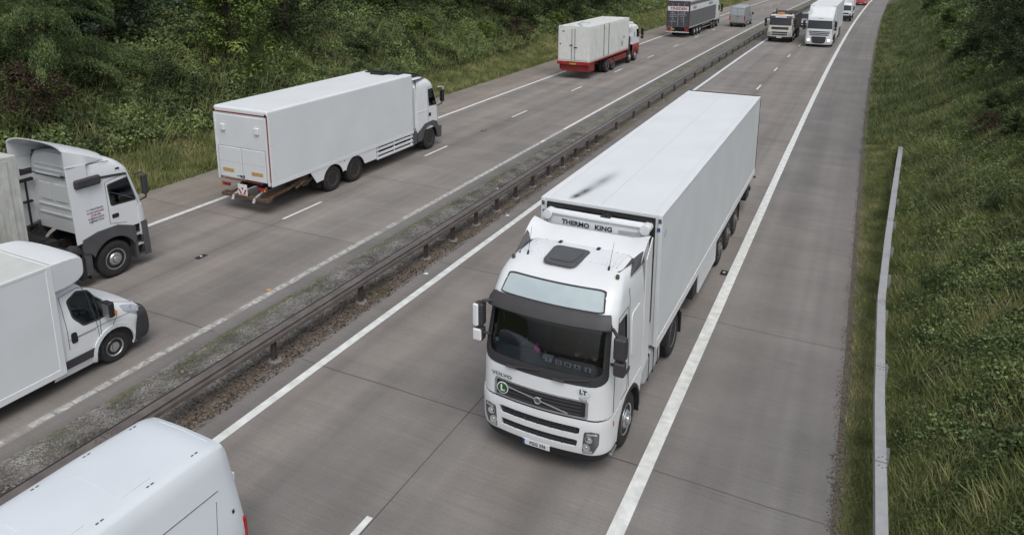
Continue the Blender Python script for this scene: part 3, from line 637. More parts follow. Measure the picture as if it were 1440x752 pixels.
# trees: each one a trunk with limbs and a crown of leaf clumps
def clump_tree(seed, hgt, rad, base, nclump, nleaf, size, m, flat=.75, tip=1.0, droop=0):
    r = np.random.default_rng(seed); C = []; tb = MB(); rs = random.Random(seed)
    top = Vector((r.normal() * .3, r.normal() * .3, hgt * .9)); tb.tube([(0, 0, -.3), (top.x * .3, top.y * .3, hgt * .35), tuple(top)], .014 * hgt, .02, 7)
    for i in range(nclump):
        f = r.random() ** .8; z = base + (hgt - base) * f; env = rad * (math.sin(math.pi * min(1, .12 + f * .88) ** .8) ** .6 * (1 - .25 * f) + .12) * (1 + .3 * r.normal() * .6)
        a = r.uniform(0, 6.28); q = r.random() ** .45 * env; c = Vector((q * math.cos(a), q * math.sin(a), z)); C.append((c, r.uniform(.35, 1.0) * rad * .33))
        if i % 5 == 0: tb.tube([(top.x * z / hgt * .7, top.y * z / hgt * .7, z * .7), tuple(c * .6 + Vector((0, 0, z * .38))), tuple(c)], .008 * hgt, .01, 5)
    P = []; N = []
    for c, cr in C:
        k = int(nleaf * (cr / (rad * .25)) ** 1.2); d_ = r.normal(size=(k, 3)); d_ /= np.linalg.norm(d_, axis=1, keepdims=True); q = cr * r.random(k)[:, None] ** .5
        p = d_ * q * np.array([1, 1, flat]); p[:, 2] -= droop * (np.abs(p[:, 0]) + np.abs(p[:, 1])) * .5; P.append(p + np.array(c)); nn = d_ * .9 + r.normal(size=(k, 3)) * .5; nn[:, 2] += .7; N.append(nn)
    P = np.concatenate(P); N = np.concatenate(N)
    return tb, P, N, size * r.uniform(.6, 1.3, len(P)) * tip, m
def make_tree(name, label, spec, group=None):
    tb, P, N, S_, m = spec; t = thing(name, label, 'tree', (0, 0, 0), 0, group); obj('trunk', tb, BARK, t)
    o = quads('crown', P, N, S_, m); o.parent = t; return t
DK = leafmat('dark_leaves', (0.015, 0.024, 0.009), (0.038, 0.057, 0.020), (0.086, 0.116, 0.036), .45)
DK2 = leafmat('oak_leaves', (0.026, 0.038, 0.016), (0.064, 0.094, 0.032), (0.134, 0.175, 0.057), .45)
LT = leafmat('light_leaves', (0.056, 0.080, 0.021), (0.144, 0.204, 0.049), (0.300, 0.371, 0.102), .5)
PI = leafmat('pine_needles', (0.023, 0.037, 0.024), (0.056, 0.088, 0.056), (0.120, 0.163, 0.107), .6)
LA = leafmat('larch_needles', (0.056, 0.088, 0.034), (0.126, 0.182, 0.066), (0.250, 0.314, 0.124), .6)
RD = leafmat('reddish_leaves', (0.040, 0.025, 0.018), (0.072, 0.050, 0.033), (0.087, 0.102, 0.040), .9)
def larch(seed, hgt, rad):
    """tiers of long arching branches with hanging twigs"""
    r = np.random.default_rng(seed); tb = MB(); tb.tube([(0, 0, -.3), (0, 0, hgt)], .16, .02, 7); P = []; N = []; T = []
    for i in range(64):
        f = r.random(); z = .8 + (hgt - 1.2) * f; L = rad * (1 - f) ** .7 * r.uniform(.7, 1.15) + .3; a = r.uniform(0, 6.28); n = 9; pts = []
        for k in range(n + 1):
            t = k / n; pts.append(Vector((L * t * math.cos(a), L * t * math.sin(a), z + .35 * L * t * (1 - t) * 1.6 - .12 * L * t * t)))
        tb.tube(pts[::3], .025, .006, 4)
        for k in range(int(150 * L / 2)):
            t = r.random() ** .7; q = pts[min(n - 1, int(t * n))].lerp(pts[min(n, int(t * n) + 1)], (t * n) % 1); sd = r.normal() * .22 * (1.2 - t) * L * .5; drop = r.uniform(.1, .55)
            b = np.array([q.x - sd * math.sin(a), q.y + sd * math.cos(a), q.z - abs(sd) * .3])
            for j in range(5):
                P.append(b + np.array([r.normal() * .03, r.normal() * .03, -drop * j / 5])); N.append([r.normal(), r.normal(), .6 + r.normal() * .3]); T.append([r.normal() * .35 + math.cos(a) * .6, r.normal() * .35 + math.sin(a) * .6, -1])
    return tb, np.array(P), np.array(N), np.full(len(P), .034), LA, np.array(T)
protos = {}
G = dict(
 dark1=lambda: clump_tree(1, 8.5, 3.6, .3, 85, 190, .125, DK), dark2=lambda: clump_tree(2, 9.5, 4.0, .5, 90, 190, .125, DK2), dark3=lambda: clump_tree(3, 7.5, 3.2, .2, 75, 190, .12, DK2),
 light=lambda: clump_tree(4, 5.6, 2.2, -.2, 85, 190, .105, LT), pine=lambda: clump_tree(5, 8.5, 3.3, .3, 130, 120, .11, PI, .5, 1, .2), pine2=lambda: clump_tree(15, 8.5, 3.3, .3, 130, 120, .11, DK, .5, 1, .25),
 red=lambda: clump_tree(6, 2.6, 1.7, .0, 50, 160, .06, RD), bush=lambda: clump_tree(7, 2.4, 1.6, .0, 50, 160, .085, LT), dbush=lambda: clump_tree(8, 2.6, 1.8, .0, 50, 160, .085, DK2))
def tree(kind, name, label, x, s, sc=1.0, rot=None, group=None, sz=None, cat='tree'):
    if kind not in protos:
        if kind == 'larch':
            tb, P, N, S_, m, T = larch(9, 8.5, 4.4); t = thing(name, label, 'tree', (0, 0, 0), 0); obj('trunk', tb, BARK, t); o = quads('crown', P, N, S_, m, 3.2, None, T); o.parent = t
        else: t = make_tree(name, label, G[kind]())
        protos[kind] = t
    else: t = copy_tree(protos[kind]); t.name = name
    t['label'] = label; t['category'] = cat
    if group: t['group'] = group
    elif 'group' in t: del t['group']
    t.location = W(x, s, gz(x, s) - .1); t.rotation_euler = (0, 0, rot if rot is not None else random.uniform(0, 6.28)); t.scale = (sc, sc, sz or sc)
    return t
# left wood, named ones first
tree('larch', 'larch_tree', 'feathery light green larch with drooping branches near the top left', -32.0, 18.6, 1.0, 1.0)
tree('red', 'reddish_shrub', 'brownish red shrub on the bank below the drooping larch', -29.7, 16.8, 1.0, 1, cat='shrub')
tree('light', 'young_tree', 'bright yellow-green young tree standing in front of the dark wood', -31.0, 28.5, 1.05, .4)
tree('pine', 'pine_tree', 'bluish dark pine between the larch and the bright young tree', -35, 24.0, .95, 2)
tree('pine2', 'pine_tree', 'dark bushy pine just right of the bright young tree', -32.6, 34.5, .95, 1)
tree('red', 'purple_shrub', 'dark purplish shrub at the right-hand foot of the left wood', -28.6, 59, .8, 3, cat='shrub')
gl = 'dark trees of the wood along the left bank'; LB = 'dark green broadleaved tree in the dense wood on the left bank'
sp_ = [('dark1', -35.5, 9), ('dark2', -34.0, 13.5), ('dark2', -38, 18), ('dark1', -37, 24), ('dark2', -40, 30), ('dark1', -38, 36), ('dark3', -34.5, 49), ('dark2', -37, 46),
       ('dark3', -32.5, 55.5), ('dark1', -36, 58), ('dark2', -35, 66), ('dark3', -32.0, 63), ('dark3', -31.5, 71), ('dark1', -33.0, 78), ('dark3', -30.8, 84), ('dark2', -34, 89), ('dark1', -32.5, 98), ('dark3', -31.5, 107), ('dark2', -34, 117),
       ('dark1', -43, 41), ('dark2', -42, 54), ('dark1', -42, 70), ('dark2', -42, 84), ('dark1', -41, 100), ('dark2', -45, 24), ('dark1', -44, 12), ('dark2', -33, 130), ('dark1', -33, 145), ('dark2', -41, 122), ('dark1', -33, 163), ('dark2', -40, 150)]
for k, x, s in sp_: tree(k, 'woodland_tree', LB, x, s, random.uniform(.85, 1.15), None, gl)
gq = 'low leafy weeds clumps on the right bank'
for k, x, s, c in [('bush', 3.6, 14.5, .17), ('dbush', 4.3, 16.5, .26), ('bush', 4.6, 19.5, .28), ('dbush', 5.0, 23.5, .36), ('bush', 5.2, 27.0, .36), ('dbush', 3.9, 24.5, .22), ('bush', 3.4, 19.0, .16), ('dbush', 5.4, 31.5, .42), ('bush', 4.4, 30, .24), ('dbush', 5.3, 37, .4), ('bush', 5.4, 45, .4), ('dbush', 5.8, 54, .5), ('bush', 5.0, 62, .4), ('dbush', 6.2, 75, .6), ('bush', 5.6, 88, .5), ('dbush', 5.8, 100, .6)]:
    tree(k, 'verge_bush', 'low leafy bush among the grass of the right-hand bank', x, s, c, None, 'low bushes on the right bank', cat='bush')
gb = 'leafy bushes on the left bank'
for k, x, s, c in [('dbush', -30, 23.5, .7), ('bush', -29.5, 31.5, .5), ('dbush', -29.5, 22, .45), ('bush', -31, 47, .8), ('dbush', -30.0, 38.5, .75), ('bush', -29.8, 55, .6), ('dbush', -30.3, 64, .7), ('bush', -29.7, 50.5, .45), ('dbush', -31.5, 14, .8), ('bush', -29.8, 12, .5), ('dbush', -28.9, 18.5, .35), ('bush', -28.6, 21, .3), ('dbush', -28.8, 27.5, .4), ('bush', -28.5, 34.5, .35), ('dbush', -29.2, 43, .5), ('bush', -28.7, 46, .35), ('dbush', -29.6, 58, .55), ('bush', -29.3, 69, .6), ('dbush', -29.6, 76, .7), ('bush', -28.9, 15.5, .3), ('dbush', -31.2, 20.5, .6)]:
    tree(k, 'bank_bush', 'rounded leafy bush growing on the left bank among the brambles', x, s, c, None, gb, cat='bush')
# right bank
gr = 'dark trees at the top of the right bank'; LR = 'dark shaded tree at the top of the right-hand bank'
for k, x, s, c in [('dark3', 6.9, 36.5, .36), ('dark1', 6.5, 41, .40), ('dark2', 6.9, 46, .45), ('dark1', 7.2, 52, .5), ('dark3', 8, 58, .6), ('dark2', 8.6, 66, .6), ('dark3', 8.0, 32.5, .42), ('dark1', 10, 42, .8), ('dark1', 11, 55, .8), ('dark2', 9.0, 84, .6),
                   ('dark1', 7.8, 96, .55), ('dark2', 7.4, 110, .55), ('dark1', 7.2, 128, .6), ('dark2', 7.5, 150, .7), ('dark2', 16, 75, 1), ('dark1', 9, 170, 1), ('dark2', 10, 195, 1), ('dark2', 15, 130, 1)]:
    tree(k, 'bank_tree', LR, x, s, c, None, gr)
tree('light', 'pale_tree', 'pale yellow-green tree at the top edge above the right bank', 5.6, 70, .38, 2)
tree('bush', 'bright_bush', 'bright leafy bush at the right edge beside the dark trees', 6.3, 29.5, .62, 1, cat='bush')
tree('red', 'dark_shrub', 'small brownish shrub in the grass of the right bank', 4.9, 34.5, .42, 1, cat='shrub')
tree('dbush', 'shaded_bush', 'dark bush low on the right bank at the right edge of the picture', 5.2, 20.5, .4, 2, cat='bush')

# ------------------------------------------------------------------ wheels and running gear
WC_ = {}
def wheel(parent, x, y, r=.51, w=.30, kind='front', side=1, z=None, rimm=None, name='wheel'):
    """x: outer face of the tyre; kind front (convex hub), rear (sunk rim), car"""
    key = (round(r, 3), round(w, 3), kind, side, rimm.name if rimm else '')
    if key not in WC_:
        q = r * .59; mb = MB(); mb.lathe([(0 - w, q), (-w + .01, q * 1.12), (-w - .0, r * .82), (-w + .02, r * .95), (-w + .05, r), (-w * .70, r), (-w * .69, r - .014), (-w * .64, r - .014), (-w * .63, r), (-w * .37, r), (-w * .36, r - .014), (-w * .31, r - .014), (-w * .30, r),
                  (-.05, r), (-.02, r * .95), (0, r * .82), (-.01, q * 1.12), (-.025, q)], (0, 0, 0), 'x', 36, side)
        rm = MB()
        if kind == 'front': pr_ = [(-w, q * .98), (-.03, q), (-.012, q * .985), (-.02, q * .9), (-.07, q * .86), (-.085, q * .72), (-.03, q * .62), (.005, q * .52), (.01, q * .36), (-.03, q * .34), (.05, q * .30), (.06, q * .24), (.062, .001)]
        elif kind == 'rear': pr_ = [(-w, q * .98), (-.03, q), (-.012, q * .985), (-.02, q * .92), (-.14, q * .86), (-.15, q * .6), (-.15, q * .5), (-.05, q * .42), (-.03, q * .38), (-.025, .001)]
        else: pr_ = [(-w, q * .98), (-.02, q), (-.005, q * .96), (-.02, q * .88), (-.035, q * .8), (-.02, q * .4), (-.012, q * .2), (-.012, .001)]
        rm.lathe(pr_, (0, 0, 0), 'x', 32, side); rm.mi = 1
        for k in range(10 if kind != 'car' else 5):
            a = k * 2 * math.pi / (10 if kind != 'car' else 5)
            if kind == 'car':
                rm.mi = 1; rm.cyl((-.03 * side, math.cos(a) * q * .62, math.sin(a) * q * .62), (-.0245 * side, math.cos(a) * q * .62, math.sin(a) * q * .62), q * .16, n=8)
            else:
                rr_ = q * (.44 if kind == 'front' else .56); x0 = -.01 if kind == 'front' else -.16; rm.mi = 0
                rm.cyl((x0 * side, math.cos(a) * rr_, math.sin(a) * rr_), ((x0 + .04) * side, math.cos(a) * rr_, math.sin(a) * rr_), .016, n=6)
                rm.mi = 1; a += .31; rr_ = q * (.79 if kind == 'front' else .74); x0 = -.09 if kind == 'front' else -.155
                rm.cyl((x0 * side, math.cos(a) * rr_, math.sin(a) * rr_), ((x0 + .012) * side, math.cos(a) * rr_, math.sin(a) * rr_), .03, n=8)
        for i in range(32 * (len(pr_) - 1) + 2): rm.m[i] = 0
        t = obj(name, mb, RUB, parent); rmo = obj('rim', rm, [rimm or ALU, BLK], t); WC_[key] = (t.data, rmo.data)
    else:
        t = bpy.data.objects.new(name, WC_[key][0]); COL.objects.link(t); t.parent = parent
        rmo = bpy.data.objects.new('rim', WC_[key][1]); COL.objects.link(rmo); rmo.parent = t
    t.location = (x, y, r if z is None else z); t.rotation_euler = (random.uniform(0, 6), 0, 0); return t
def axle(parent, hw, y, kind, r=.51, twin=False, rimm=None, sides=(1, -1)):
    for s in sides:
        wheel(parent, s * hw, y, r, .30, kind, s, rimm=rimm)
        if twin: wheel(parent, s * (hw - .33), y, r, .28, 'rear', s)
    obj('axle', MB().cyl((-hw + .2, y, r), (hw - .2, y, r), .08, n=10), CHAS, parent)
def flap(parent, x0, x1, y, z0, z1): return bx('mud_flap', BLK, parent, x0, x1, y - .012, y, z0, z1, 0)

# ------------------------------------------------------------------ cab-over cabs
class Cab:
    """rings: z -> half width, front y, corner radius, front bulge"""
    def __init__(s, keys, back):
        s.k = keys; s.b = back; s.S = Surf(s.pt, .125, .08)
    def pr(s, z): return lerpk(s.k, z)
    def pt(s, t, z):
        w, f, r, bu = s.pr(z); sg = -1 if t < 0 else 1; a = abs(t)
        if a <= 1: return (sg * a * (w - r), f - bu * a * a, z)
        if a <= 2:
            g = (a - 1) * math.pi / 2; return (sg * (w - r + r * math.sin(g)), f - bu - r + r * math.cos(g), z)
        y0 = f - bu - r; return (sg * w, y0 + (s.b - y0) * (a - 2), z)
    def t(s, y, z, sg=1):
        w, f, r, bu = s.pr(z); y0 = f - bu - r; return sg * (2 + (y - y0) / (s.b - y0))
    def side(s, poly, sg=1): return [(s.t(y, z, sg), z) for y, z in dens(poly, .15, .1)]
    def tf(s, x, z):
        w, f, r, bu = s.pr(z); return x / (w - r) if abs(x) < w - r else math.copysign(1 + math.asin(min(1, (abs(x) - w + r) / r)) * 2 / math.pi, x)
    def front(s, poly): return [(s.tf(x, z), z) for x, z in dens(poly, .15, .1)]
def build_cab(parent, c, m, z0, z1, holes=(), lining=True, crown=.04, bottom=None, lin_m=None):
    S = c.S; mb = MB(); S.skin(mb, [(-3, z0), (3, z0), (3, z1), (-3, z1)], holes)
    zs = frange(z0, z1, .25); q = []
    w, f, r, bu = c.pr(z1)
    mb.grid(lambda u, z: ((c.pr(z)[0]) * u, c.b, z), [-1, 0, 1], zs)
    ts = frange(-3, 3, .125); ring = [S.P(t, z1) for t in ts]; cen = Vector((0, (f + c.b) / 2, z1 + crown)); n = len(ring)
    mid = [p.lerp(cen, .35) + Vector((0, 0, crown * .35)) for p in ring]
    mb.add(ring + mid + [cen], [(i, (i + 1) % n, (i + 1) % n + n, i + n) for i in range(n)] + [(i + n, (i + 1) % n + n, 2 * n) for i in range(n)])
    o = obj('cab_shell', mb, m, parent, ang=38)
    bm = bmesh.new(); bm.from_mesh(o.data); bmesh.ops.remove_doubles(bm, verts=bm.verts, dist=.001); bmesh.ops.recalc_face_normals(bm, faces=bm.faces); bm.to_mesh(o.data); bm.free(); o.data.set_sharp_from_angle(angle=R(38))
    if lining:
        mb = MB(); S.skin(mb, [(-3, z0 + .02), (3, z0 + .02), (3, z1 - .03), (-3, z1 - .03)], holes, -.04)
        mb.add([(-1.15, c.b + .03, z0), (1.15, c.b + .03, z0), (1.15, c.b + .03, z1 - .03), (-1.15, c.b + .03, z1 - .03)], [(0, 1, 2, 3)])
        mb.add([(-1.15, c.b + .03, z1 - .03), (1.15, c.b + .03, z1 - .03), (1.0, f, z1 - .03), (-1.0, f, z1 - .03)], [(0, 1, 2, 3)])
        obj('cab_lining', mb, lin_m or SEAT, o, recalc=False)
    return o
def mirror_big(parent, x, y, z0, z1, sg, m=DKP, w=.24, arm=True, low=True, armx=1.2):
    mb = MB().box(x - w / 2, x + w / 2, y - .05, y + .13, z0, z1); t = obj('wing_mirror', mb, m, parent, .045, 3)
    obj('mirror_glass', MB().box(x - w / 2 + .03, x + w / 2 - .03, y - .056, y - .051, z0 + .04, z1 - .04), GLD, t)
    if low: obj('mirror_housing', MB().box(x - w / 2 + .01, x + w / 2 - .01, y - .04, y + .13, z0 - .30, z0 - .04), m, t, .04, 3)
    if arm:
        mb = MB(); mb.tube([(sg * armx, y - .12, z1 + .02), (x - sg * .08, y + .06, z1 + .05), (x, y + .05, z1 - .05)], .032, n=8); obj('mirror_arm', mb, DKP, t); mb = MB(); mb.tube([(sg * armx, y - .1, z0 - .22), (x - sg * .06, y + .08, z0 - .12), (x, y + .05, z0 + .03)], .028, n=8)
        obj('mirror_arm', mb, DKP, t)
    return t
def person(label, loc, rz, cloth=CLOTH, arms='wheel', face=1):
    """seated driver: skinned body with bent arms, a head with a face and hair"""
    V = [(0, 0, .08), (0, -.02, .28), (0, -.02, .48), (0, .0, .60), (0, .02, .68)]; Rr = [.17, .155, .185, .07, .055]; E = [(0, 1), (1, 2), (2, 3), (3, 4)]
    for s in (-1, 1):
        b = len(V); V += [(s * .10, .02, .02), (s * .14, .42, .06), (s * .14, .52, -.34), (s * .14, .64, -.38)]; Rr += [.10, .075, .05, .04]; E += [(0, b), (b, b + 1), (b + 1, b + 2), (b + 2, b + 3)]
        b = len(V); V += [(s * .19, -.01, .52), (s * .26, .10, .28), (s * .17, .36, .32)]; Rr += [.06, .048, .036]; E += [(2, b), (b, b + 1), (b + 1, b + 2)]
    me = bpy.data.meshes.new('person'); me.from_pydata(V, E, []); o = bpy.data.objects.new('person', me); COL.objects.link(o); o.location = loc; o.rotation_euler = (0, 0, rz)
    m = o.modifiers.new('skin', 'SKIN'); m.use_smooth_shade = True
    for i, r in enumerate(Rr): me.skin_vertices[0].data[i].radius = (r, r * (.75 if i < 3 else 1))
    me.skin_vertices[0].data[0].use_root = True
    sb = o.modifiers.new('sub', 'SUBSURF'); sb.levels = sb.render_levels = 2
    me.materials.append(cloth); tag(o, label, 'person')
    mb = MB(); hp = [(-.115, .04), (-.10, .062), (-.06, .078), (0, .088), (.05, .09), (.09, .075), (.115, .04), (.122, .005)]
    mb.lathe([(a, r) for a, r in hp], (0, .05, .80), 'z', 20); mb.tube([(0, .03, .66), (0, .04, .73)], .05, n=10)
    mb.add([(-.016, .13, .775), (.016, .13, .775), (0, .163, .778), (0, .136, .825)], [(0, 1, 2), (0, 2, 3), (1, 3, 2)])
    for s in (-1, 1): mb.lathe([(0, .004), (.004, .028), (.016, .026), (.02, .01)], (s * .084, .045, .80), 'x', 8, s)
    h = obj('head', mb, SKIN, o, ang=60)
    mb = MB()
    for s in (-1, 1): mb.lathe([(0, .001), (.002, .011), (.004, .001)], (s * .032, .131, .808), 'y', 8)
    mb.box(-.022, .022, .128, .134, .748, .754); obj('eyes_and_mouth', mb, HAIRM, h)
    mb = MB(); mb.lathe([(-.03, .088), (.03, .097), (.08, .088), (.12, .05), (.132, .004)], (0, .032, .805), 'z', 18); obj('hair', mb, HAIRM, o, ang=60)
    for s in (-1, 1):
        mb = MB(); mb.box(s * .17 - .038, s * .17 + .038, .34, .43, .31, .345)
        for k, L in enumerate((.055, .068, .064, .048)):
            x = s * .17 + (k - 1.5) * .02; mb.tube([(x, .425, .33), (x, .425 + L * .5, .335), (x, .43 + L * .8, .305), (x, .42 + L * .6, .285)], .0085, .007, 6)
        mb.tube([(s * .17 - s * .035, .37, .33), (s * .17 - s * .07, .41, .335), (s * .17 - s * .065, .44, .32)], .011, .008, 6)
        obj('hand', mb, SKIN, o, .008, 1)
    return o
DASH = mat('dashboard_plastic', (.22, .23, .24), .6)
def cab_inside(parent, xw, y0, yd, z, hw=1.1):
    """dashboard, steering wheel and two seats; xw: x of the steering wheel"""
    d_ = obj('dashboard', MB().prism([(yd, z - .5), (yd, z), (yd - .22, z + .03), (yd - .48, z - .06), (yd - .5, z - .5)], -hw, hw), DASH, parent, .03, 3)
    mb = MB(); c = Vector((xw, yd - .62, z + .02)); ring = [c + Vector((.21 * math.cos(a), .21 * math.sin(a) * .75, .21 * math.sin(a) * .66)) for a in [i * math.pi / 10 for i in range(21)]]
    mb.tube(ring, .016, n=6); mb.tube([c + Vector((-.2, 0, 0)), c + Vector((.2, 0, 0))], .02, n=6); mb.tube([c, c + Vector((0, .25, -.2))], .035, n=6); obj('steering_wheel', mb, BLK, parent)
    for x in (-hw * .52, hw * .52):
        mb = MB(); mb.box(x - .25, x + .25, y0 - .1, y0 + .42, z - .42, z - .30); mb.prism([(y0 - .1, z - .35), (y0 + .05, z - .35), (y0 - .02, z + .38), (y0 - .12, z + .38)], x - .24, x + .24); mb.box(x - .13, x + .13, y0 - .12, y0 - .04, z + .38, z + .56)
        obj('seat', mb, SEAT, parent, .03, 2)
def frontface(root): pass
def slats(name, c, parent, m, x0, x1, z0, z1, n, off_=.012, th=.02, gapk=.55):
    mb = MB(); h = (z1 - z0) / n
    for i in range(n):
        a = z0 + h * i + h * (1 - gapk) / 2; c.S.patch(mb, c.front(rct(x0, a, x1, a + h * gapk)), off_, th)
    return obj(name, mb, m, parent)

# ================================================================== the big lorry in front
HX, HS = -4.535, 10.25
def hero():
    t = thing('articulated_lorry', 'large white refrigerated lorry in the foreground, coming towards the camera', 'lorry', W(HX, HS, 0), math.pi - head(HS))
    c = Cab([(.30, 1.16, -.14, .42, .07), (.42, 1.22, -.05, .40, .07), (.62, 1.245, -.02, .40, .07), (1.15, 1.25, -.02, .38, .07), (1.20, 1.245, -.05, .38, .07), (1.85, 1.245, -.09, .36, .08), (2.2, 1.24, -.17, .34, .08), (2.80, 1.215, -.35, .32, .08), (2.98, 1.21, -.44, .30, .07), (3.22, 1.18, -.64, .28, .07), (3.36, 1.13, -.82, .28, .06), (3.44, 1.08, -.96, .30, .06), (3.485, 1.0, -1.14, .34, .06), (3.50, .93, -1.3, .4, .06)], -2.2)
    S = c.S
    ws = rnd([(-1.13, 1.90), (1.13, 1.90), (1.105, 2.84), (-1.105, 2.84)], [.16, .16, .05, .05], 6)
    # side windows cut through the shell
    sw = rnd([(-.42, 2.02), (-1.12, 2.02), (-1.12, 2.78), (-.62, 2.78)], .10, 4)
    hol = [c.front(ws)] + [c.side(sw, s) for s in (1, -1)]
    sh = build_cab(t, c, WHITE, 1.20, 3.50, hol)
    for s in (1, -1):
        mb = MB(); S.patch(mb, c.side(sw, s), -.012, .006); obj('side_window', mb, GLC, t)
        mb = MB(); S.patch(mb, c.side(rnd([(-.39, 1.98), (-1.15, 1.98), (-1.15, 2.81), (-.58, 2.81)], .1, 4), s), .004, .012, [c.side(sw, s)]); obj('window_seal', mb, BLACKV, t)
        mb = MB()
        S.line(mb, c.side([(-.36, 1.25), (-.36, 1.92), (-.58, 2.84), (-.62, 2.9), (-1.2, 2.9), (-1.22, 1.25)], s)[:-2], .006); 
        S.line(mb, [(c.t(-1.32, z, s), z) for z in (1.25, 3.0, 3.2)], .006)
        obj('door_gap', mb, GAP, sh)
        mb = MB(); pp = rnd([(-1.42, 1.75), (-2.02, 1.75), (-2.02, 2.65), (-1.42, 2.65)], .2, 5); S.patch(mb, c.side(pp, s), .014, .02); obj('side_panel', mb, WHITE, t, .006)
        mb = MB(); S.patch(mb, c.side(rct(-1.30, 1.62, -1.12, 1.70), s), .02, .03); obj('door_handle', mb, DKP, t, .006)
        # cab extension behind
        mb = MB(); mb.prism([(-2.2, 1.0), (-2.2, 3.40), (-2.58, 3.72), (-2.62, 1.15)], s * 1.225, s * 1.25); obj('side_fairing', mb, WHITE, t, .008)
        mb = MB(); mb.add([(s * 1.03, -1.98, 3.48), (s * 1.20, -2.12, 3.62), (s * 1.245, -2.06, 3.42), (s * 1.16, -1.42, 3.34), (s * 1.08, -1.75, 3.40)], [(0, 1, 3), (1, 2, 3), (0, 3, 4), (3, 2, 4), (0, 4, 2, 1)]); obj('corner_deflector', mb, MGP, t, .02, 2)
    mb = MB(); S.patch(mb, c.front(ws), -.012, .006); obj('windscreen', mb, GLC, t)
    mb = MB(); S.patch(mb, c.front(rnd([(-1.185, 1.80), (1.185, 1.80), (1.14, 2.88), (-1.14, 2.88)], [.17, .17, .06, .06], 6)), .006, .02, [c.front(rnd([(-1.09, 1.97), (1.09, 1.97), (1.06, 2.82), (-1.06, 2.82)], [.14, .14, .05, .05], 6))]); obj('windscreen_surround', mb, BLACKV, t)
    # sun visor
    mb = MB(); rows = []
    for (zz, o1) in ((3.00, .012), (2.985, .07), (2.90, .13), (2.785, .15), (2.765, .13), (2.87, .11), (2.95, .05), (2.965, .0)):
        rows.append([S.P(tt, zz, o1) for tt in frange(-1.42, 1.42, .1183)])
    n = len(rows[0]); P = [p for r_ in rows for p in r_]; k = len(rows)
    mb.add(P, [(i * n + j, ((i + 1) % k) * n + j, ((i + 1) % k) * n + j + 1, i * n + j + 1) for i in range(k) for j in range(n - 1)] + [tuple(i * n for i in range(k)), tuple(i * n + n - 1 for i in range(k))[::-1]])
    obj('sun_visor', mb, DKP, t, .01, 2, ang=50)
    # upper sleeper glass
    g = rnd([(-.97, 3.02), (.97, 3.02), (.91, 3.29), (-.91, 3.29)], .09, 5)
    mb = MB(); S.patch(mb, c.front(rnd([(-1.0, 3.0), (1.0, 3.0), (.94, 3.315), (-.94, 3.315)], .1, 5)), .006, .02); ug = obj('upper_glass_seal', mb, BLACKV, t)
    mb = MB(); S.patch(mb, c.front(g), .012, .01); obj('upper_glass', mb, CURT, t)
    # roof: ribs, hatch, lights, aerials
    for x in [i * .075 for i in range(-11, 12)]:
        if abs(x) < .4: continue
        mb = MB(); mb.box(x - .012, x + .012, -2.15, -1.42, 3.50, 3.522)
    mb = MB()
    for x in [i * .07 for i in range(-13, 14)]:
        if abs(x) < .40: continue
        mb.tube([(x, -1.36 - abs(x) * .05, 3.508 + .012 * (1 - abs(x))), (x, -2.1, 3.515 + .012 * (1 - abs(x)))], .011, n=5)
    obj('roof_ribs', mb, WHITE, sh)
    mb = MB(); pl_ = rnd([(-.30, -1.84), (.46, -1.84), (.40, -1.02), (-.24, -1.02)], .2, 5); mb.prism(pl_, 3.50, 3.545, 'z'); h = obj('roof_hatch', mb, MGP, t, .02, 2)
    mb = MB(); mb.prism(rnd([(-.20, -1.72), (.36, -1.72), (.31, -1.14), (-.15, -1.14)], .2, 5), 3.546, 3.556, 'z'); obj('hatch_panel', mb, MGP, h, .008)
    for s in (1, -1):
        mb = MB(); mb.box(s * 1.02 - .03, s * 1.02 + .03, -1.16, -1.10, 3.42, 3.50); obj('marker_lamp', mb, RUSTY, t, .012)
        mb = MB(); mb.cyl((s * .80, -1.28, 3.47), (s * .80, -1.32, 3.54), .02, n=8); mb.tube([(s * .80, -1.32, 3.53), (s * .82, -1.5, 3.95)], .005, .003, 5); obj('aerial', mb, BLK, t)
    # roof deflector: a raised curved wing
    rows = []; xs_ = frange(-1.22, 1.22, .122)
    def dfl(x, v):
        e = max(0, (abs(x) - .9) / .32); y0 = -2.02 + .12 * e - .10 * (1 - (x / 1.22) ** 2) * 0 ; z0 = 3.515 - .10 * e * e
        y1 = -2.60 ; z1 = 3.65 + .11 * e
        return (x, y0 + (y1 - y0) * v * .9, z0 + (z1 - z0) * math.sin(v * math.pi / 2) ** .9)
    mb = MB(); mb.grid(dfl, xs_, frange(0, 1, .125)); n = len(mb.v)
    mb.add([(v[0] * .985, v[1] - .03, v[2] - .045) for v in mb.v], [tuple(i for i in f[::-1]) for f in mb.f])
    k = 9; m_ = len(xs_)
    for i in range(m_ - 1):
        mb.f.append((i * k, (i + 1) * k, n + (i + 1) * k, n + i * k)); mb.f.append((i * k + k - 1, n + i * k + k - 1, n + (i + 1) * k + k - 1, (i + 1) * k + k - 1)); mb.m += [0, 0]
    for i in range(k - 1):
        mb.f.append((i, n + i, n + i + 1, i + 1)); b = (m_ - 1) * k; mb.f.append((b + i, b + i + 1, n + b + i + 1, n + b + i)); mb.m += [0, 0]
    dd = obj('roof_deflector', mb, WHITE, t, 0, ang=45)
    mb = MB()
    for i in range(-8, 9):
        if i % 2 == 0: mb.box(i * .12 - .02, i * .12 + .02, -2.035, -2.01, 3.505, 3.52)
    obj('deflector_clips', mb, GAP, dd)
    for x in (-.36, .42):
        mb = MB(); mb.box(x - .03, x + .03, -2.04, -1.93, 3.515, 3.55); obj('deflector_bracket', mb, BLK, t)
    # lower front: bumper, lamps, grilles
    mb = MB(); hl = [c.front(rct(-.90, .66, .90, .80)), c.front(rct(-.95, .90, .95, 1.05))]
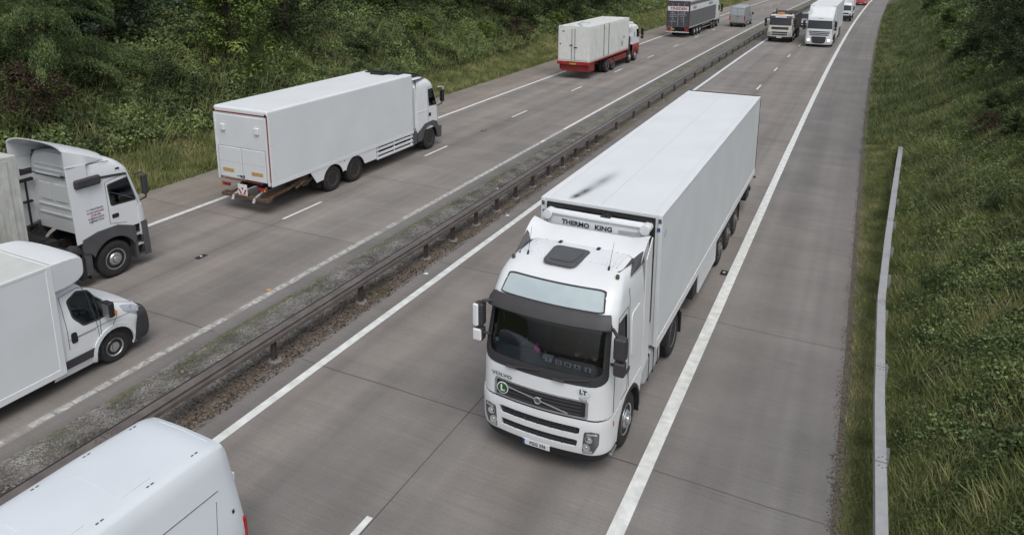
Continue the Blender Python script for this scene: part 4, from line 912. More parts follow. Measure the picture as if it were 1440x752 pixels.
    ou = [(-1.98, .48), (1.98, .48), (1.98, 1.185), (-1.98, 1.185)]
    S.patch(mb, [(c.t(-.72, .53, -1), .53), (-1.6, .535), (1.6, .535), (c.t(-.72, .53, 1), .53), (c.t(-.72, 1.18, 1), 1.18), (c.t(-.72, 1.18, -1), 1.18)], .012, .06,
            [c.front(rnd([(-.72, .66), (.72, .66), (.74, .80), (-.74, .80)], .1)), c.front(rnd([(-.76, .90), (.76, .90), (.78, 1.05), (-.78, 1.05)], .1))] )
    bp = obj('bumper', mb, WHITE, t, .006)
    mb = MB(); S.patch(mb, [(c.t(-.74, .36, -1), .36), (-1.6, .31), (1.6, .31), (c.t(-.74, .36, 1), .36), (c.t(-.74, .54, 1), .54), (c.t(-.74, .54, -1), .54)], .004, .08); obj('front_valance', mb, BLK, t, .01)
    slats('lower_grille', c, t, DKP, -.74, .74, .64, 1.07, 9, -.015, .02, .45)
    mb = MB()
    for i in range(-3, 4): S.patch(mb, c.front(rct(i * .23 - .01, .64, i * .23 + .01, 1.07)), -.004, .02)
    obj('grille_bars', mb, DKP, t)
    mb = MB(); S.patch(mb, c.front(rct(-.8, .60, .8, 1.1)), -.045, .01); obj('grille_backing', mb, BLK, t)
    mb = MB(); S.patch(mb, c.front(rct(-.90, 1.215, .90, 1.545, .05, .05)), .012, .02); gf = obj('grille_surround', mb, ALU, t, .006)
    mb = MB(); S.patch(mb, c.front(rct(-.85, 1.245, .85, 1.515, .03, .03)), .018, .02); obj('grille_panel', mb, BLK, t)
    slats('grille_slats', c, t, DKP, -.78, .78, 1.25, 1.51, 4, .03, .014, .42)
    mb = MB(); mb.tube([S.P(c.tf(-.55, 1.28), 1.27, .04), S.P(0, 1.38, .045), S.P(c.tf(.62, 1.47), 1.45, .04)], .012, n=6); obj('grille_bar', mb, ALU, t)
    o = S.P(0, 1.38, .04); mb = MB(); mb.lathe([(0, .07), (.02, .07), (.03, .055), (.02, .042), (.02, .001)], o, 'y', 24); mb.tube([o + Vector((-.04, .02, .04)), o + Vector((-.075, .02, .085))], .008, n=5); e = obj('emblem', mb, ALU, t)
    mb = MB(); mb.lathe([(.03, .038), (.036, .001)], o, 'y', 16); obj('emblem_centre', mb, MGP, e)
    p = S.P(c.tf(.70, 1.40), 1.40, .05); mb = MB(); mb.lathe([(0, .115), (.008, .115), (.009, .095), (.01, .095)], p, 'y', 28); gsn = obj('green_disc', mb, WHITE, t)
    mb = MB(); mb.lathe([(.0095, .098), (.012, .098)], p, 'y', 28); obj('disc_face', mb, GRN, gsn)
    xn = Vector((-1, 0, 0)); zu = Vector((0, -.03, 1))
    text('L', .17, PAINT, gsn, frame(p + Vector((0, .014, 0)), xn, zu), bold=.006)
    text('VOLVO', .085, MGP, t, frame(S.P(c.tf(.74, 1.62), 1.62, .03), (-1, .13, 0), (0, -.06, 1)), sx=1.5, bold=.002)
    q = S.P(c.tf(-.80, 1.70), 1.70, .010); mb = MB()
    pl_ = [(q.x + .125 * math.cos(a), q.z + .085 * math.sin(a)) for a in [i * math.pi / 12 for i in range(24)]]; mb.prism(pl_, q.y, q.y + .012, 'y'); ov = obj('country_oval', mb, WHITE2, t)
    text('LT', .11, INK, ov, frame((q.x, q.y + .015, q.z), xn, (0, -.03, 1)), bold=.004, sx=1.15)
    text('FH12', .06, MGP, t, frame(S.P(c.tf(-.80, 1.56), 1.56, .012), xn, (0, -.03, 1)), sx=1.2)
    y = S.P(0, .44, .02).y; pb = bx('number_plate', WHITE2, t, -.24, .28, y - .005, y + .012, .43, .54, .003)
    bx('plate_band', EUB, pb, .24, .279, y + .0125, y + .014, .432, .538, 0)
    text('FGG 336', .085, INK, pb, frame((-.01, y + .0165, .485), xn, (0, 0, 1)), sx=1.0, bold=.001)
    for s in (1, -1):
        poly = rnd([(s * .82, .56), (s * 1.0, .57), (s * 1.09, .74), (s * 1.10, .98), (s * .98, 1.01), (s * .85, .98)], .18, 4)
        mb = MB(); S.patch(mb, c.front(poly), .018, .02); h = obj('headlight', mb, LAMPD, t, .004)
        for (dx, z, r_) in ((.90, .70, .072), (.94, .86, .068)):
            pc = S.P(c.tf(s * dx, z), z, .022); mb = MB(); mb.lathe([(0, r_), (.006, r_), (-.0, r_ * .7), (-.003, r_ * .3), (.012, r_ * .25), (.012, .001)], pc, 'y', 20); obj('reflector', mb, LAMPG, h)
        for q_ in ([(s * .83, .58), (s * .98, .58), (s * 1.0, .63), (s * .84, .63)], [(s * .90, .935), (s * 1.07, .935), (s * 1.07, .97), (s * .90, .97)]):
            mb = MB(); S.patch(mb, c.front(rnd(q_, .2)), .024, .008); obj('lamp_strip', mb, LAMPG, h)
        mb = MB(); S.patch(mb, c.side(rct(-.42, 1.0, -.34, 1.10), s), .02, .03); obj('indicator', mb, AMB, t, .006)
        mb = MB(); S.patch(mb, c.side(rct(-.42, 1.0, -.34, 1.10), s), .02, .03); obj('indicator', mb, AMB, t, .006)
        # step and wheel arch
        arch = [(-.72, .50), (-.72, .62), (-.80, .86), (-.96, 1.04), (-1.18, 1.15), (-1.40, 1.18), (-1.64, 1.14), (-1.84, 1.02), (-1.98, .84), (-2.04, .60), (-2.20, .60), (-2.20, 1.20), (-.70, 1.20)]
        mb = MB(); mb.prism([(-.70, 1.19), (-.70, .5)] + arch[1:10] + [(-2.2, .95), (-2.2, 1.21)], s * 1.21, s * 1.252); obj('lower_side', mb, WHITE, t, .006)
        mb = MB(); ar = [(-.78, .58)] + [(-1.40 + .66 * math.cos(a), .52 + .66 * math.sin(a)) for a in [math.pi * i / 10 for i in range(0, 11)]] + [(-2.06, .45)]
        ins = [(-1.40 + .60 * math.cos(a), .52 + .60 * math.sin(a)) for a in [math.pi * i / 10 for i in range(10, -1, -1)]]
        mb.prism(ar + [(-2.0, .45)] + ins, s * .88, s * 1.27); obj('wheel_arch', mb, BLK, t)
        flap(t, *(sorted((s * .9, s * 1.26))), -2.04, .30, .70)
        mb = MB(); mb.box(*(sorted((s * 1.0, s * 1.255))), -.70, -.42, .42, .46); mb.box(*(sorted((s * 1.0, s * 1.245))), -.70, -.45, .72, .76); mb.box(*(sorted((s * 1.02, s * 1.05))), -.74, -.4, .4, .98); obj('step', mb, ALU, t, .004)
    axle(t, 1.225, -1.40, 'front'); axle(t, 1.235, -4.88, 'rear', twin=True, rimm=HUB)
    # chassis and tanks
    mb = MB()
    for x in (-.42, .42): mb.box(x - .04, x + .04, -5.9, -.5, .72, 1.0)
    mb.box(-.9, .9, -2.9, -.6, .55, .95); mb.box(-.5, .5, -5.4, -4.2, 1.0, 1.12); obj('chassis', mb, CHAS, t)
    for s in (1, -1):
        mb = MB(); mb.box(*(sorted((s * .62, s * 1.2))), -3.85, -2.62, .46, 1.06); tk = obj('fuel_tank', mb, GREYL, t, .09, 4)
        for y in (-2.9, -3.25, -3.6): bx('strap', BLK, tk, *(sorted((s * .60, s * 1.212))), y - .02, y + .02, .45, 1.07, .05)
        mb = MB(); ar = [(-4.88 + .62 * math.cos(a), .52 + .62 * math.sin(a)) for a in [math.pi * i / 10 for i in range(0, 11)]]; ins = [(-4.88 + .60 * math.cos(a), .52 + .60 * math.sin(a)) for a in [math.pi * i / 10 for i in range(10, -1, -1)]]
        mb.prism(ar + ins, s * .62, s * 1.25); obj('mudguard', mb, BLK, t); flap(t, *(sorted((s * .62, s * 1.25))), -5.56, .22, .75)
        mb = MB(); mb.tube([(s * .7, -2.3, .7), (s * 1.0, -2.35, .62), (s * 1.1, -2.5, .78), (s * .8, -2.55, .9)], .05, n=8); mb.box(*(sorted((s * .75, s * 1.1))), -2.55, -2.2, .62, .95); obj('air_hoses', mb, BLK, t)
    mirror_big(t, 1.27, -.30, 2.42, 2.86, 1, DKP, .19, armx=1.05); mirror_big(t, -1.39, -.30, 2.42, 2.82, -1, DKP, .22)
    mb = MB(); mb.box(1.26, 1.37, -.20, -.14, 2.42, 2.86); obj('mirror_cap', mb, WHITE, t, .03, 2)
    mb = MB(); mb.box(1.20, 1.37, -.20, -.14, 2.14, 2.37); obj('mirror_cap', mb, WHITE, t, .03, 2)
    cab_inside(t, -.58, -1.35, -.28, 1.92)
    for s, x in ((1, .55), (1, -.35)):
        pts = [S.P(c.tf(x + dx, z), z, .03) for dx, z in ((0, 1.84), (-.12, 1.87), (-.55, 1.93))]; mb = MB(); mb.tube(pts, .014, n=6); mb.tube([pts[0] + Vector((-.12, 0, 0)), pts[0] + Vector((.1, 0, 0))], .025, n=6); obj('wiper', mb, DKP, t)
    # trailer
    y0, y1, hw, zt = -3.05, -16.70, 1.295, 4.0
    tr = bx('trailer_body', WHITE2, t, -hw, hw, y1, y0, 1.16, zt, .012)
    mb = MB()
    for s in (1, -1):
        mb.box(*(sorted((s * (hw - .01), s * (hw + .012)))), y1, y0, 1.10, 1.30); mb.box(*(sorted((s * (hw - .08), s * (hw + .006)))), y1, y0 + .002, zt - .05, zt + .008)
        mb.box(*(sorted((s * (hw - .07), s * (hw + .008)))), y0 - .06, y0 + .02, 1.16, zt)
    obj('edge_trim', mb, WHITE, tr, .005)
    mb = MB(); mb.box(-hw, hw, y1 - .012, y1 + .03, zt - .0, zt + .022); mb.box(-hw - .012, -hw + .0, y1 - .012, y1 + .03, 1.15, zt); mb.box(hw, hw + .012, y1 - .012, y1 + .03, 1.15, zt); obj('rear_seal', mb, BLACKV, tr)
    mb = MB(); mb.box(-.006, .006, y1 + .1, y0 - .1, zt + .001, zt + .003); mb.box(-hw + .17, -hw + .176, y1 + .1, y0 - .1, zt + .001, zt + .003); mb.box(hw - .176, hw - .17, y1 + .1, y0 - .1, zt + .001, zt + .003); obj('roof_seam', mb, mat('pale_seam', (.55, .57, .58), .6), tr)
    mb = MB()
    for s in (1, -1):
        for z in (1.36, ): mb.box(*(sorted((s * (hw + .0015), s * (hw + .004)))), y1 + .1, y0 - .1, z, z + .006)
    obj('side_seam', mb, GREYL, tr)
    # soot smear blown back over the roof from the cooling unit's exhaust
    def soot(k):
        sm = bpy.data.materials.new('exhaust_soot'); sm.use_nodes = True; n_ = sm.node_tree.nodes; l_ = sm.node_tree.links; b_ = n_['Principled BSDF']; b_.inputs['Base Color'].default_value = (.06, .058, .055, 1); b_.inputs['Roughness'].default_value = .8
        uvn = n_.new('ShaderNodeTexCoord'); gr_ = n_.new('ShaderNodeTexGradient'); gr_.gradient_type = 'SPHERICAL'; l_.new(uvn.outputs['Object'], gr_.inputs[0])
        nn_ = n_.new('ShaderNodeTexNoise'); nn_.inputs['Scale'].default_value = 1.6; nn_.inputs['Detail'].default_value = 5; l_.new(uvn.outputs['Object'], nn_.inputs[0])
        mm = n_.new('ShaderNodeMath'); mm.operation = 'POWER'; mm.inputs[1].default_value = 2.2; l_.new(gr_.outputs['Fac'], mm.inputs[0]); m2 = n_.new('ShaderNodeMath'); m2.operation = 'MULTIPLY'; l_.new(mm.outputs[0], m2.inputs[0])
        mr_ = n_.new('ShaderNodeMapRange'); mr_.inputs['To Min'].default_value = .5; mr_.inputs['To Max'].default_value = 1.3; l_.new(nn_.outputs['Fac'], mr_.inputs['Value']); l_.new(mr_.outputs[0], m2.inputs[1])
        m3 = n_.new('ShaderNodeMath'); m3.operation = 'MULTIPLY'; m3.use_clamp = True; m3.inputs[1].default_value = k; l_.new(m2.outputs[0], m3.inputs[0]); l_.new(m3.outputs[0], b_.inputs['Alpha']); return sm
    for i, (x, y, a, bb, k, ro) in enumerate(((.66, -3.40, .15, .33, 1.1, .15), (.60, -3.75, .20, .66, .85, .12), (.50, -4.6, .30, 1.5, .45, .10))):
        mb = MB(); mb.add([(math.cos(i_ * math.pi / 12), math.sin(i_ * math.pi / 12), 0) for i_ in range(24)], [tuple(range(24))]); o = obj('soot_smear', mb, soot(k), tr, recalc=False); o.location = (x, y, zt + .006 + .002 * i); o.scale = (a, bb, 1); o.rotation_euler = (0, 0, -ro)
    # front bulkhead: cooling unit
    mb = MB(); mb.box(-1.16, 1.16, y0, y0 + .04, 1.7, 3.93); rc = obj('bulkhead_recess', mb, BLK, tr)
    mb = MB(); q = [(x, y0 + .34 - .10 * (x / 1.1) ** 2) for x in frange(-1.06, 1.06, .106)]; 
    rows = []
    for (z, e) in ((2.3, 0), (3.55, 0), (3.70, -.0), (3.78, -.02), (3.82, -.07), (3.835, -.16)): rows.append([(x, y + e, z + .03 * (1 - (x / 1.06) ** 2)) for x, y in q])
    n = len(q); P = [p for r_ in rows for p in r_] + [(q[0][0], y0 + .03, 2.3), (q[0][0], y0 + .03, 3.80), (q[-1][0], y0 + .03, 2.3), (q[-1][0], y0 + .03, 3.80)]
    Fc = [(i * n + j, i * n + j + 1, (i + 1) * n + j + 1, (i + 1) * n + j) for i in range(5) for j in range(n - 1)]; b = 6 * n
    Fc += [(b, 0, n, 2 * n, 3 * n, 4 * n, 5 * n, b + 1), (b + 2, b + 3) + tuple(i * n + n - 1 for i in (5, 4, 3, 2, 1, 0))]
    mb.add(P, Fc); cu = obj('cooling_unit', mb, WHITE, t, 0, ang=50)
    mb = MB()
    for s in (1, -1): mb.lathe([(0, .10), (.3, .10)], (s * 1.03, y0 + .03, 3.76), 'y', 16)
    mb.tube([(x, y + .012 - .03, 3.80 + .03 * (1 - (x / 1.06) ** 2)) for x, y in q], .055, n=8); obj('unit_rim', mb, WHITE, cu)
    def ux_(x, z, o=.004): return Vector((x, y0 + .34 - .10 * (x / 1.1) ** 2 + o, z))
    for wd_, xc in (('THERMO', .40), ('KING', -.20)): text(wd_, .135, INK, cu, frame(ux_(xc, 3.66, .006), (-1, .1 * 2 * xc / 1.21 * -1 * -1, 0), (0, 0, 1)), sx=1.12 if wd_ == 'THERMO' else 1.12, bold=.004)
    mb = MB(); mb.grid(lambda x, z: ux_(x, z), frange(-.9, -.5, .1), [3.60, 3.68]); obj('unit_vent', mb, GREYL, cu, recalc=False)
    mb = MB(); mb.grid(lambda x, z: ux_(x, z - (.05 if x > 0 else 0)), frange(-.96, .15, .1), [3.2, 3.56]); obj('unit_grille', mb, MGP, cu, recalc=False)
    for s in (1, -1):
        bx('corner_sticker', INKB, tr, *(sorted((s * 1.20, s * 1.265))), y0 + .021, y0 + .024, 3.66, 3.74, 0)
        bx('corner_fitting', MGP, tr, *(sorted((s * 1.22, s * 1.285))), y0 + .0205, y0 + .035, 3.84, 3.93, .005)
    o = MB().lathe([(0, .085), (.003, .085)], (0, 0, 0), 'x', 20); o = obj('side_emblem', o, mat('faint_emblem', (.50, .54, .60), .5), tr, loc=(-hw - .002, y0 - .28, 3.55)); o.rotation_euler = (0, 0, math.pi)
    mb = MB(); mb.lathe([(0, .045), (.18, .045)], (-.2, y0 + .02, 3.86), 'y', 12); mb.box(-1.1, 1.1, y0 + .04, y0 + .10, 3.86, 3.90); mb.box(-.3, -.1, y0 + .04, y0 + .3, 3.82, 3.88); obj('unit_fittings', mb, BLK, cu)
    # trailer running gear
    mb = MB()
    for x in (-.45, .45): mb.box(x - .05, x + .05, y1 + .1, y0 - .2, .86, 1.16)
    mb.box(-1.2, 1.2, y1 + .02, y1 + .12, .45, .60); obj('trailer_frame', mb, CHAS, t)
    for y in (-10.45, -11.78, -13.1): axle(t, 1.25, y, 'front', rimm=HUB)
    for s in (1, -1):
        mb = MB(); mb.box(*(sorted((s * 1.21, s * 1.25))), -9.75, -7.45, .40, 1.10); obj('side_skirt', mb, WHITE2, t, .006)
        mb = MB(); mb.box(*(sorted((s * .8, s * 1.2))), -7.44, -7.0, .40, 1.05); obj('landing_leg', mb, CHAS, t)
        flap(t, *(sorted((s * .85, s * 1.25))), -13.8, .25, 1.0); 
        mb = MB(); mb.box(*(sorted((s * .7, s * 1.24))), -16.0, -15.3, .45, 1.0); obj('tool_box', mb, BLK, t, .02)
        mb = MB(); mb.box(*(sorted((s * 1.15, s * 1.36))), -16.64, -16.55, .98, 1.02); obj('side_marker', mb, BLK, t)
        flap(t, *(sorted((s * .85, s * 1.25))), -14.3 + 4.2, .25, 1.0)
    return t
t = hero(); HM = Matrix.Translation(t.location) @ Matrix.Rotation(t.rotation_euler.z, 4, 'Z')
def atl(x, y, z): return HM @ Vector((x, y, z))
person('lorry driver in dark clothes behind the windscreen of the foreground lorry', atl(-.58, -1.28, 1.62), t.rotation_euler.z)
for i, (ch, x) in enumerate(zip('TOMAS', (-.06, -.25, -.42, -.60, -.80))):
    o = thing('name_plate', f'small pale plate with the letter {ch} inside the lorry windscreen', 'name plate', atl(x, -.34, 1.97), t.rotation_euler.z + math.pi)
    pl_ = obj('plate', MB().box(-.06, .06, -.004, .004, 0, .085), WHITE2, o, .002); text(ch, .085, INK, o, frame((0, -.007, .042), (1, 0, 0), (0, 0, 1)), bold=.004, sx=1.1)
for nm, lb, x, y, z, sx, sy, m_ in (('paper_sheet', 'white sheet of paper lying on the dashboard of the foreground lorry', .02, -.50, 1.955, .10, .07, WHITE2), ('paper_sheet', 'small pale card leaning at the windscreen near the steering wheel of the foreground lorry', -.42, -.42, 1.96, .05, .04, WHITE2), ('phone', 'small dark phone holder on the middle of the dashboard of the foreground lorry', -.12, -.55, 1.97, .04, .03, BLK), ('yellow_toy', 'small yellow trinket on the dashboard left of the paper in the foreground lorry', .12, -.62, 1.965, .025, .025, YEL), ('sticker', 'pale green sticker in the corner of the foreground lorry windscreen', .98, -.38, 2.10, .03, .01, mat('green_sticker', (.25, .55, .42), .5))):
    tag(obj(nm, MB().box(-sx, sx, -sy, sy, 0, .012 if nm != 'sticker' else .07), m_, None, .003, loc=atl(x, y, z)), lb, nm.replace('_', ' '))
o = MB(); o.lathe([(0, .02), (.01, .06), (.06, .07), (.10, .04), (.13, .045), (.16, .03), (.17, .002)], (0, 0, 0), 'z', 14)
tag(obj('soft_toy', o, PINK, None, loc=atl(.26, -.55, 1.96)), 'bright pink soft toy on the dashboard of the foreground lorry', 'toy')

# ================================================================== the other lorries
def rigid_frame(t, y0, y1, w=.42, z0=.70, z1=.98):
    mb = MB()
    for x in (-w, w): mb.box(x - .04, x + .04, y1, y0, z0, z1)
    for y in frange(y1 + .5, y0 - .5, 1.6): mb.box(-w, w, y - .06, y + .06, z0 + .05, z1 - .03)
    return obj('chassis', mb, CHAS, t)
def arch(t, y, r0, z, sg, x0, x1, m, name='mudguard', a0=0, a1=math.pi, th=.03):
    o = [(y + (r0 + th) * math.cos(a), z + (r0 + th) * math.sin(a)) for a in frange(a0, a1, .3)]; i = [(y + r0 * math.cos(a), z + r0 * math.sin(a)) for a in frange(a0, a1, .3)][::-1]
    mb = MB().prism(o + i, *(sorted((sg * x0, sg * x1)))); return obj(name, mb, m, t)

# ------------------------------------------------ white box lorry with tail lift, far carriageway
def box_lorry():
    t = thing('box_lorry', 'white rigid box lorry with a raised tail lift and orange rear markers, seen from behind', 'lorry', W(-19.25, 28.95, 0), -head(28))
    y0, y1, hw, z0, zt = -2.45, -11.22, 1.275, 1.16, 3.78
    b = bx('box_body', WHITE2, t, -hw, hw, y1, y0, z0, zt, .09)
    b.modifiers['bevel'].segments = 4
    mb = MB()
    for s in (1, -1): mb.box(*(sorted((s * (hw - .05), s * (hw + .006)))), y1 + .02, y0 - .02, z0 - .08, z0 + .06)
    obj('lower_rail', mb, WHITE, b, .004)
    mb = MB()
    for s in (1, -1): mb.box(*(sorted((s * (hw + .001), s * (hw + .004)))), y1 + .1, y0 - .1, 1.20, 1.212)
    obj('rail_seam', mb, GREYL, b)
    mb = MB(); mb.box(-.35, .35, y0 - .9, y0 - .2, zt, zt + .09); mb.box(-.9, .9, y0 - .55, y0 - .1, zt + .0, zt + .05); mb.tube([(.6, y0 - .7, zt + .12), (-.6, y0 - .7, zt + .12)], .03, n=6); obj('roof_frame', mb, BLK, b, .01)
    # rear: roller door above, folded tail lift platform below
    yr = y1 - .004
    mb = MB(); mb.box(-hw + .12, hw - .12, yr - .03, yr, 2.36, 3.5); d1 = obj('upper_door', mb, WHITE2, t, .02, 2)
    for s in (1, -1):
        mb = MB(); mb.box(s * .80 - .11, s * .80 + .11, yr - .10, yr - .03, 2.92, 3.16); obj('vent_cowl', mb, WHITE, d1, .03, 2)
        mb = MB(); mb.box(*(sorted((s * .015, s * (hw - .18)))), yr - .055, yr - .002, 1.22, 2.34); q = obj('lift_platform', mb, WHITE2, t, .015)
        mb = MB(); mb.box(*(sorted((s * .02, s * (hw - .19)))), yr - .058, yr - .0555, 1.80, 1.81); obj('fold_line', mb, GREYL, q)
        bx('orange_marker', ORNG, q, *(sorted((s * .42, s * .95))), yr - .060, yr - .056, 1.42, 1.55, 0)
        mb = MB(); mb.box(*(sorted((s * (hw - .04), s * (hw - .005)))), yr - .012, yr - .001, 1.25, 3.62); obj('red_edge', mb, REDD, t)
        mb = MB(); mb.box(*(sorted((s * (hw - .13), s * (hw - .05)))), yr - .05, yr - .001, 1.12, 3.55); obj('door_post', mb, WHITE, t, .01)
        mb = MB(); mb.box(*(sorted((s * (hw - .10), s * (hw - .04)))), yr - .03, yr - .001, 3.56, 3.66); obj('top_lamp', mb, BLK, t, .005)
        mb = MB(); mb.box(*(sorted((s * .66, s * 1.08))), yr - .10, yr - .03, .90, 1.01); lp = obj('tail_lamp', mb, REDD, t, .01); bx('indicator', AMB, lp, *(sorted((s * .98, s * 1.06))), yr - .104, yr - .101, .915, .995, 0)
        mb = MB(); mb.tube([(s * .5, yr + .5, .80), (s * .5, yr - .1, .56), (s * .5, yr - .16, .44)], .05, n=8); obj('lift_arm', mb, GREYL, t)
    mb = MB(); mb.box(-hw + .06, hw - .06, yr - .014, yr - .001, 3.57, 3.61); mb.box(-.9, .9, yr - .07, yr - .057, 1.15, 1.19); obj('red_strip', mb, REDD, t)
    mb = MB(); mb.box(-.22, .22, yr - .14, yr - .12, .64, 1.06); pn_ = obj('warning_panel', mb, WHITE, t, .01)
    mb = MB()
    for s in (1, -1): mb.prism([(s * .03, .70), (s * .10, .70), (s * .20, .88), (s * .13, .88)] if s > 0 else [(-.03, .70), (-.10, .70), (-.20, .88), (-.13, .88)], yr - .1415, yr - .1435, 'y')
    mb.prism([(-.06, .94), (.06, .94), (0, .84)], yr - .1415, yr - .1435, 'y'); mb.box(-.2, .2, yr - .1435, yr - .1415, .665, .685); obj('red_chevrons', mb, TAIL, pn_)
    mb = MB()
    for k, (x, z, w_, h_) in enumerate([(.05, 1.28, .05, .09), (-.03, 1.30, .04, .05), (-.10, 1.27, .06, .09), (-.22, 1.31, .10, .02), (.0, 1.24, .09, .02)]): mb.box(x - w_ / 2, x + w_ / 2, yr - .068, yr - .056, z, z + h_)
    obj('lift_controls', mb, BLK, t)
    mb = MB(); mb.box(-1.1, 1.1, yr - .10, yr + .15, .50, .62); mb.box(-.75, -.65, yr - .05, yr + 2.0, .56, .68); mb.box(.65, .75, yr - .05, yr + 2.0, .56, .68); mb.box(-1.0, 1.0, yr + 1.8, yr + 2.1, .55, .95); mb.tube([(1.0, yr + .1, .62), (1.05, yr + 1.0, .72), (1.0, yr + 1.8, .86)], .06, n=6)
    mb.tube([(1.0, yr + 1.4, .62), (1.1, yr + 1.7, .8), (1.0, yr + 2.1, .7), (1.05, yr + 2.5, .9)], .07, n=6); obj('tail_lift_frame', mb, RUSTY, t, .01)
    rigid_frame(t, -.6, y1 + .2)
    for y in (-8.0, -6.65): axle(t, 1.22, y, 'rear', .50, True, RUSTY)
    axle(t, 1.20, -1.02, 'rear', .50, False, RUSTY)
    for s in (1, -1):
        # side skirt with two wheel arches cut out
        def ar(yc): return [(yc + .60 * math.cos(a), .47 + .60 * math.sin(a)) for a in frange(math.pi - .25, .25, .2)]
        pl_ = [(-9.3, 1.13), (-8.95, .60)] + ar(-8.0) + [(-7.325, .66)] + ar(-6.65) + [(-6.0, .60), (-5.25, .60), (-5.25, 1.13)]
        mb = MB().prism(pl_, *(sorted((s * 1.235, s * 1.262)))); obj('side_skirt', mb, WHITE, t, .004)
        mb = MB(); [mb.box(*(sorted((s * 1.22, s * 1.25))), -5.22, y0 - .05, z, z + .11) for z in (.90, .70, .52)]; [mb.box(*(sorted((s * 1.18, s * 1.225))), y - .03, y + .03, .5, 1.05) for y in (-5.1, -3.9, -2.6)]; obj('side_guard', mb, WHITE, t, .01)
        mb = MB(); mb.box(*(sorted((s * .7, s * 1.12))), -4.9, -3.4, .52, 1.0); obj('fuel_tank', mb, BLK, t, .04)
        mb = MB(); mb.cyl((s * 1.262, -7.33, 1.04), (s * 1.275, -7.33, 1.04), .03, n=8); obj('side_lamp', mb, AMB, t)
        flap(t, *(sorted((s * .7, s * 1.2))), -8.7, .3, .9)
    # cab
    c = Cab([(.35, 1.12, -.10, .25, .05), (.8, 1.19, 0, .28, .06), (1.3, 1.20, -.02, .28, .06), (1.9, 1.20, -.07, .26, .06), (2.75, 1.16, -.34, .24, .06), (3.1, 1.13, -.50, .28, .05), (3.28, 1.06, -.66, .32, .05), (3.38, .95, -.85, .36, .05), (3.42, .8, -1.05, .4, .05)], -2.05); S = c.S
    sw = rnd([(-.30, 2.05), (-1.02, 2.10), (-1.02, 2.82), (-.52, 2.82)], .1, 4); wsc = rnd([(-1.08, 1.95), (1.08, 1.95), (1.03, 2.74), (-1.03, 2.74)], .08, 4)
    build_cab(t, c, WHITE, 1.0, 3.42, [c.side(sw, s) for s in (1, -1)] + [c.front(wsc)])
    mb = MB(); S.patch(mb, c.front(wsc), -.01, .006); obj('windscreen', mb, GLD, t)
    for s in (1, -1):
        mb = MB(); S.patch(mb, c.side(sw, s), -.01, .006); obj('side_window', mb, GLC, t)
        mb = MB(); S.patch(mb, c.side(rnd([(-.27, 2.01), (-1.06, 2.06), (-1.06, 2.86), (-.48, 2.86)], .1, 4), s), .004, .012, [c.side(sw, s)]); obj('window_seal', mb, BLACKV, t)
        mb = MB(); S.line(mb, c.side([(-.22, 1.05), (-.22, 2.0), (-.5, 2.92), (-1.12, 2.92), (-1.14, 1.05)], s)[:-4], .007); obj('door_gap', mb, GAP, t)
        mb = MB(); S.patch(mb, c.side(rct(-1.08, 1.58, -.90, 1.74), s), .012, .02); obj('door_handle', mb, BLK, t)
        mb = MB(); S.patch(mb, c.side(rct(-1.95, 1.9, -1.2, 1.94), s), .012, .02); obj('panel_crease', mb, WHITE, t, .004)
        pl_ = [(-.02, .95), (-.30, .95), (-.36, 1.22), (-.75, 1.34), (-1.45, 1.30), (-1.75, 1.12), (-2.05, .98), (-2.05, .55), (-1.72, .55)] + [(-1.02 + .62 * math.cos(a), .50 + .64 * math.sin(a)) for a in frange(math.pi, .2, .24)][1:] + [(-.30, .40), (-.02, .40)]
        mb = MB().prism(pl_, *(sorted((s * 1.17, s * 1.225)))); obj('wing_panel', mb, MGP, t, .01)
        mb = MB().prism([(-2.1, .5), (-2.1, 1.1), (-2.6, 1.1), (-2.6, .5)], *(sorted((s * .8, s * 1.21)))); obj('air_tank_cover', mb, MGP, t, .02); flap(t, *(sorted((s * .85, s * 1.2))), -1.75, .25, .6)
        mb = MB(); mb.box(*(sorted((s * .55, s * 1.15))), -2.14, -2.07, 1.2, 3.1); obj('cab_back_frame', mb, WHITE, t, .01)
        mb = MB(); [mb.box(*(sorted((s * .95, s * 1.15))), -2.3, -2.26, z, z + .03) for z in (1.1, 1.4, 1.7, 2.0, 2.3)]; mb.box(*(sorted((s * 1.12, s * 1.15))), -2.3, -2.26, .9, 3.3); obj('ladder', mb, WHITE, t)
        mirror_big(t, s * 1.36, -.18, 2.15, 2.72, s, BLK, .18, True, False, 1.15)
        mb = MB(); mb.tube([(s * 1.15, -.2, 2.85), (s * 1.4, -.1, 2.86), (s * 1.42, -.08, 2.3), (s * 1.2, -.2, 2.1)], .02, n=6); obj('mirror_bracket', mb, WHITE, t)
    mb = MB(); S.patch(mb, [(-1.9, .40), (1.9, .40), (1.9, .98), (-1.9, .98)], .03, .08); obj('bumper', mb, MGP, t, .01)
    mb = MB(); S.patch(mb, c.front(rct(-.85, 1.05, .85, 1.75)), .01, .02); obj('grille', mb, DKP, t)
    for s in (1, -1): mb = MB(); S.patch(mb, c.front(rct(*sorted((s * .8, s * 1.1))[:1], .62, sorted((s * .8, s * 1.1))[1], .84)), .04, .02); obj('headlight', mb, LAMPG, t)
    mb = MB(); mb.box(-.7, .7, -1.7, -1.1, 3.45, 3.52); mb.tube([(-.8, -1.2, 3.56), (.8, -1.2, 3.56)], .025, n=6); mb.tube([(-.8, -1.9, 3.56), (.8, -1.9, 3.56)], .025, n=6); obj('roof_rack', mb, BLK, t, .01)
    cab_inside(t, .55, -1.3, -.3, 1.75); return t
box_lorry()

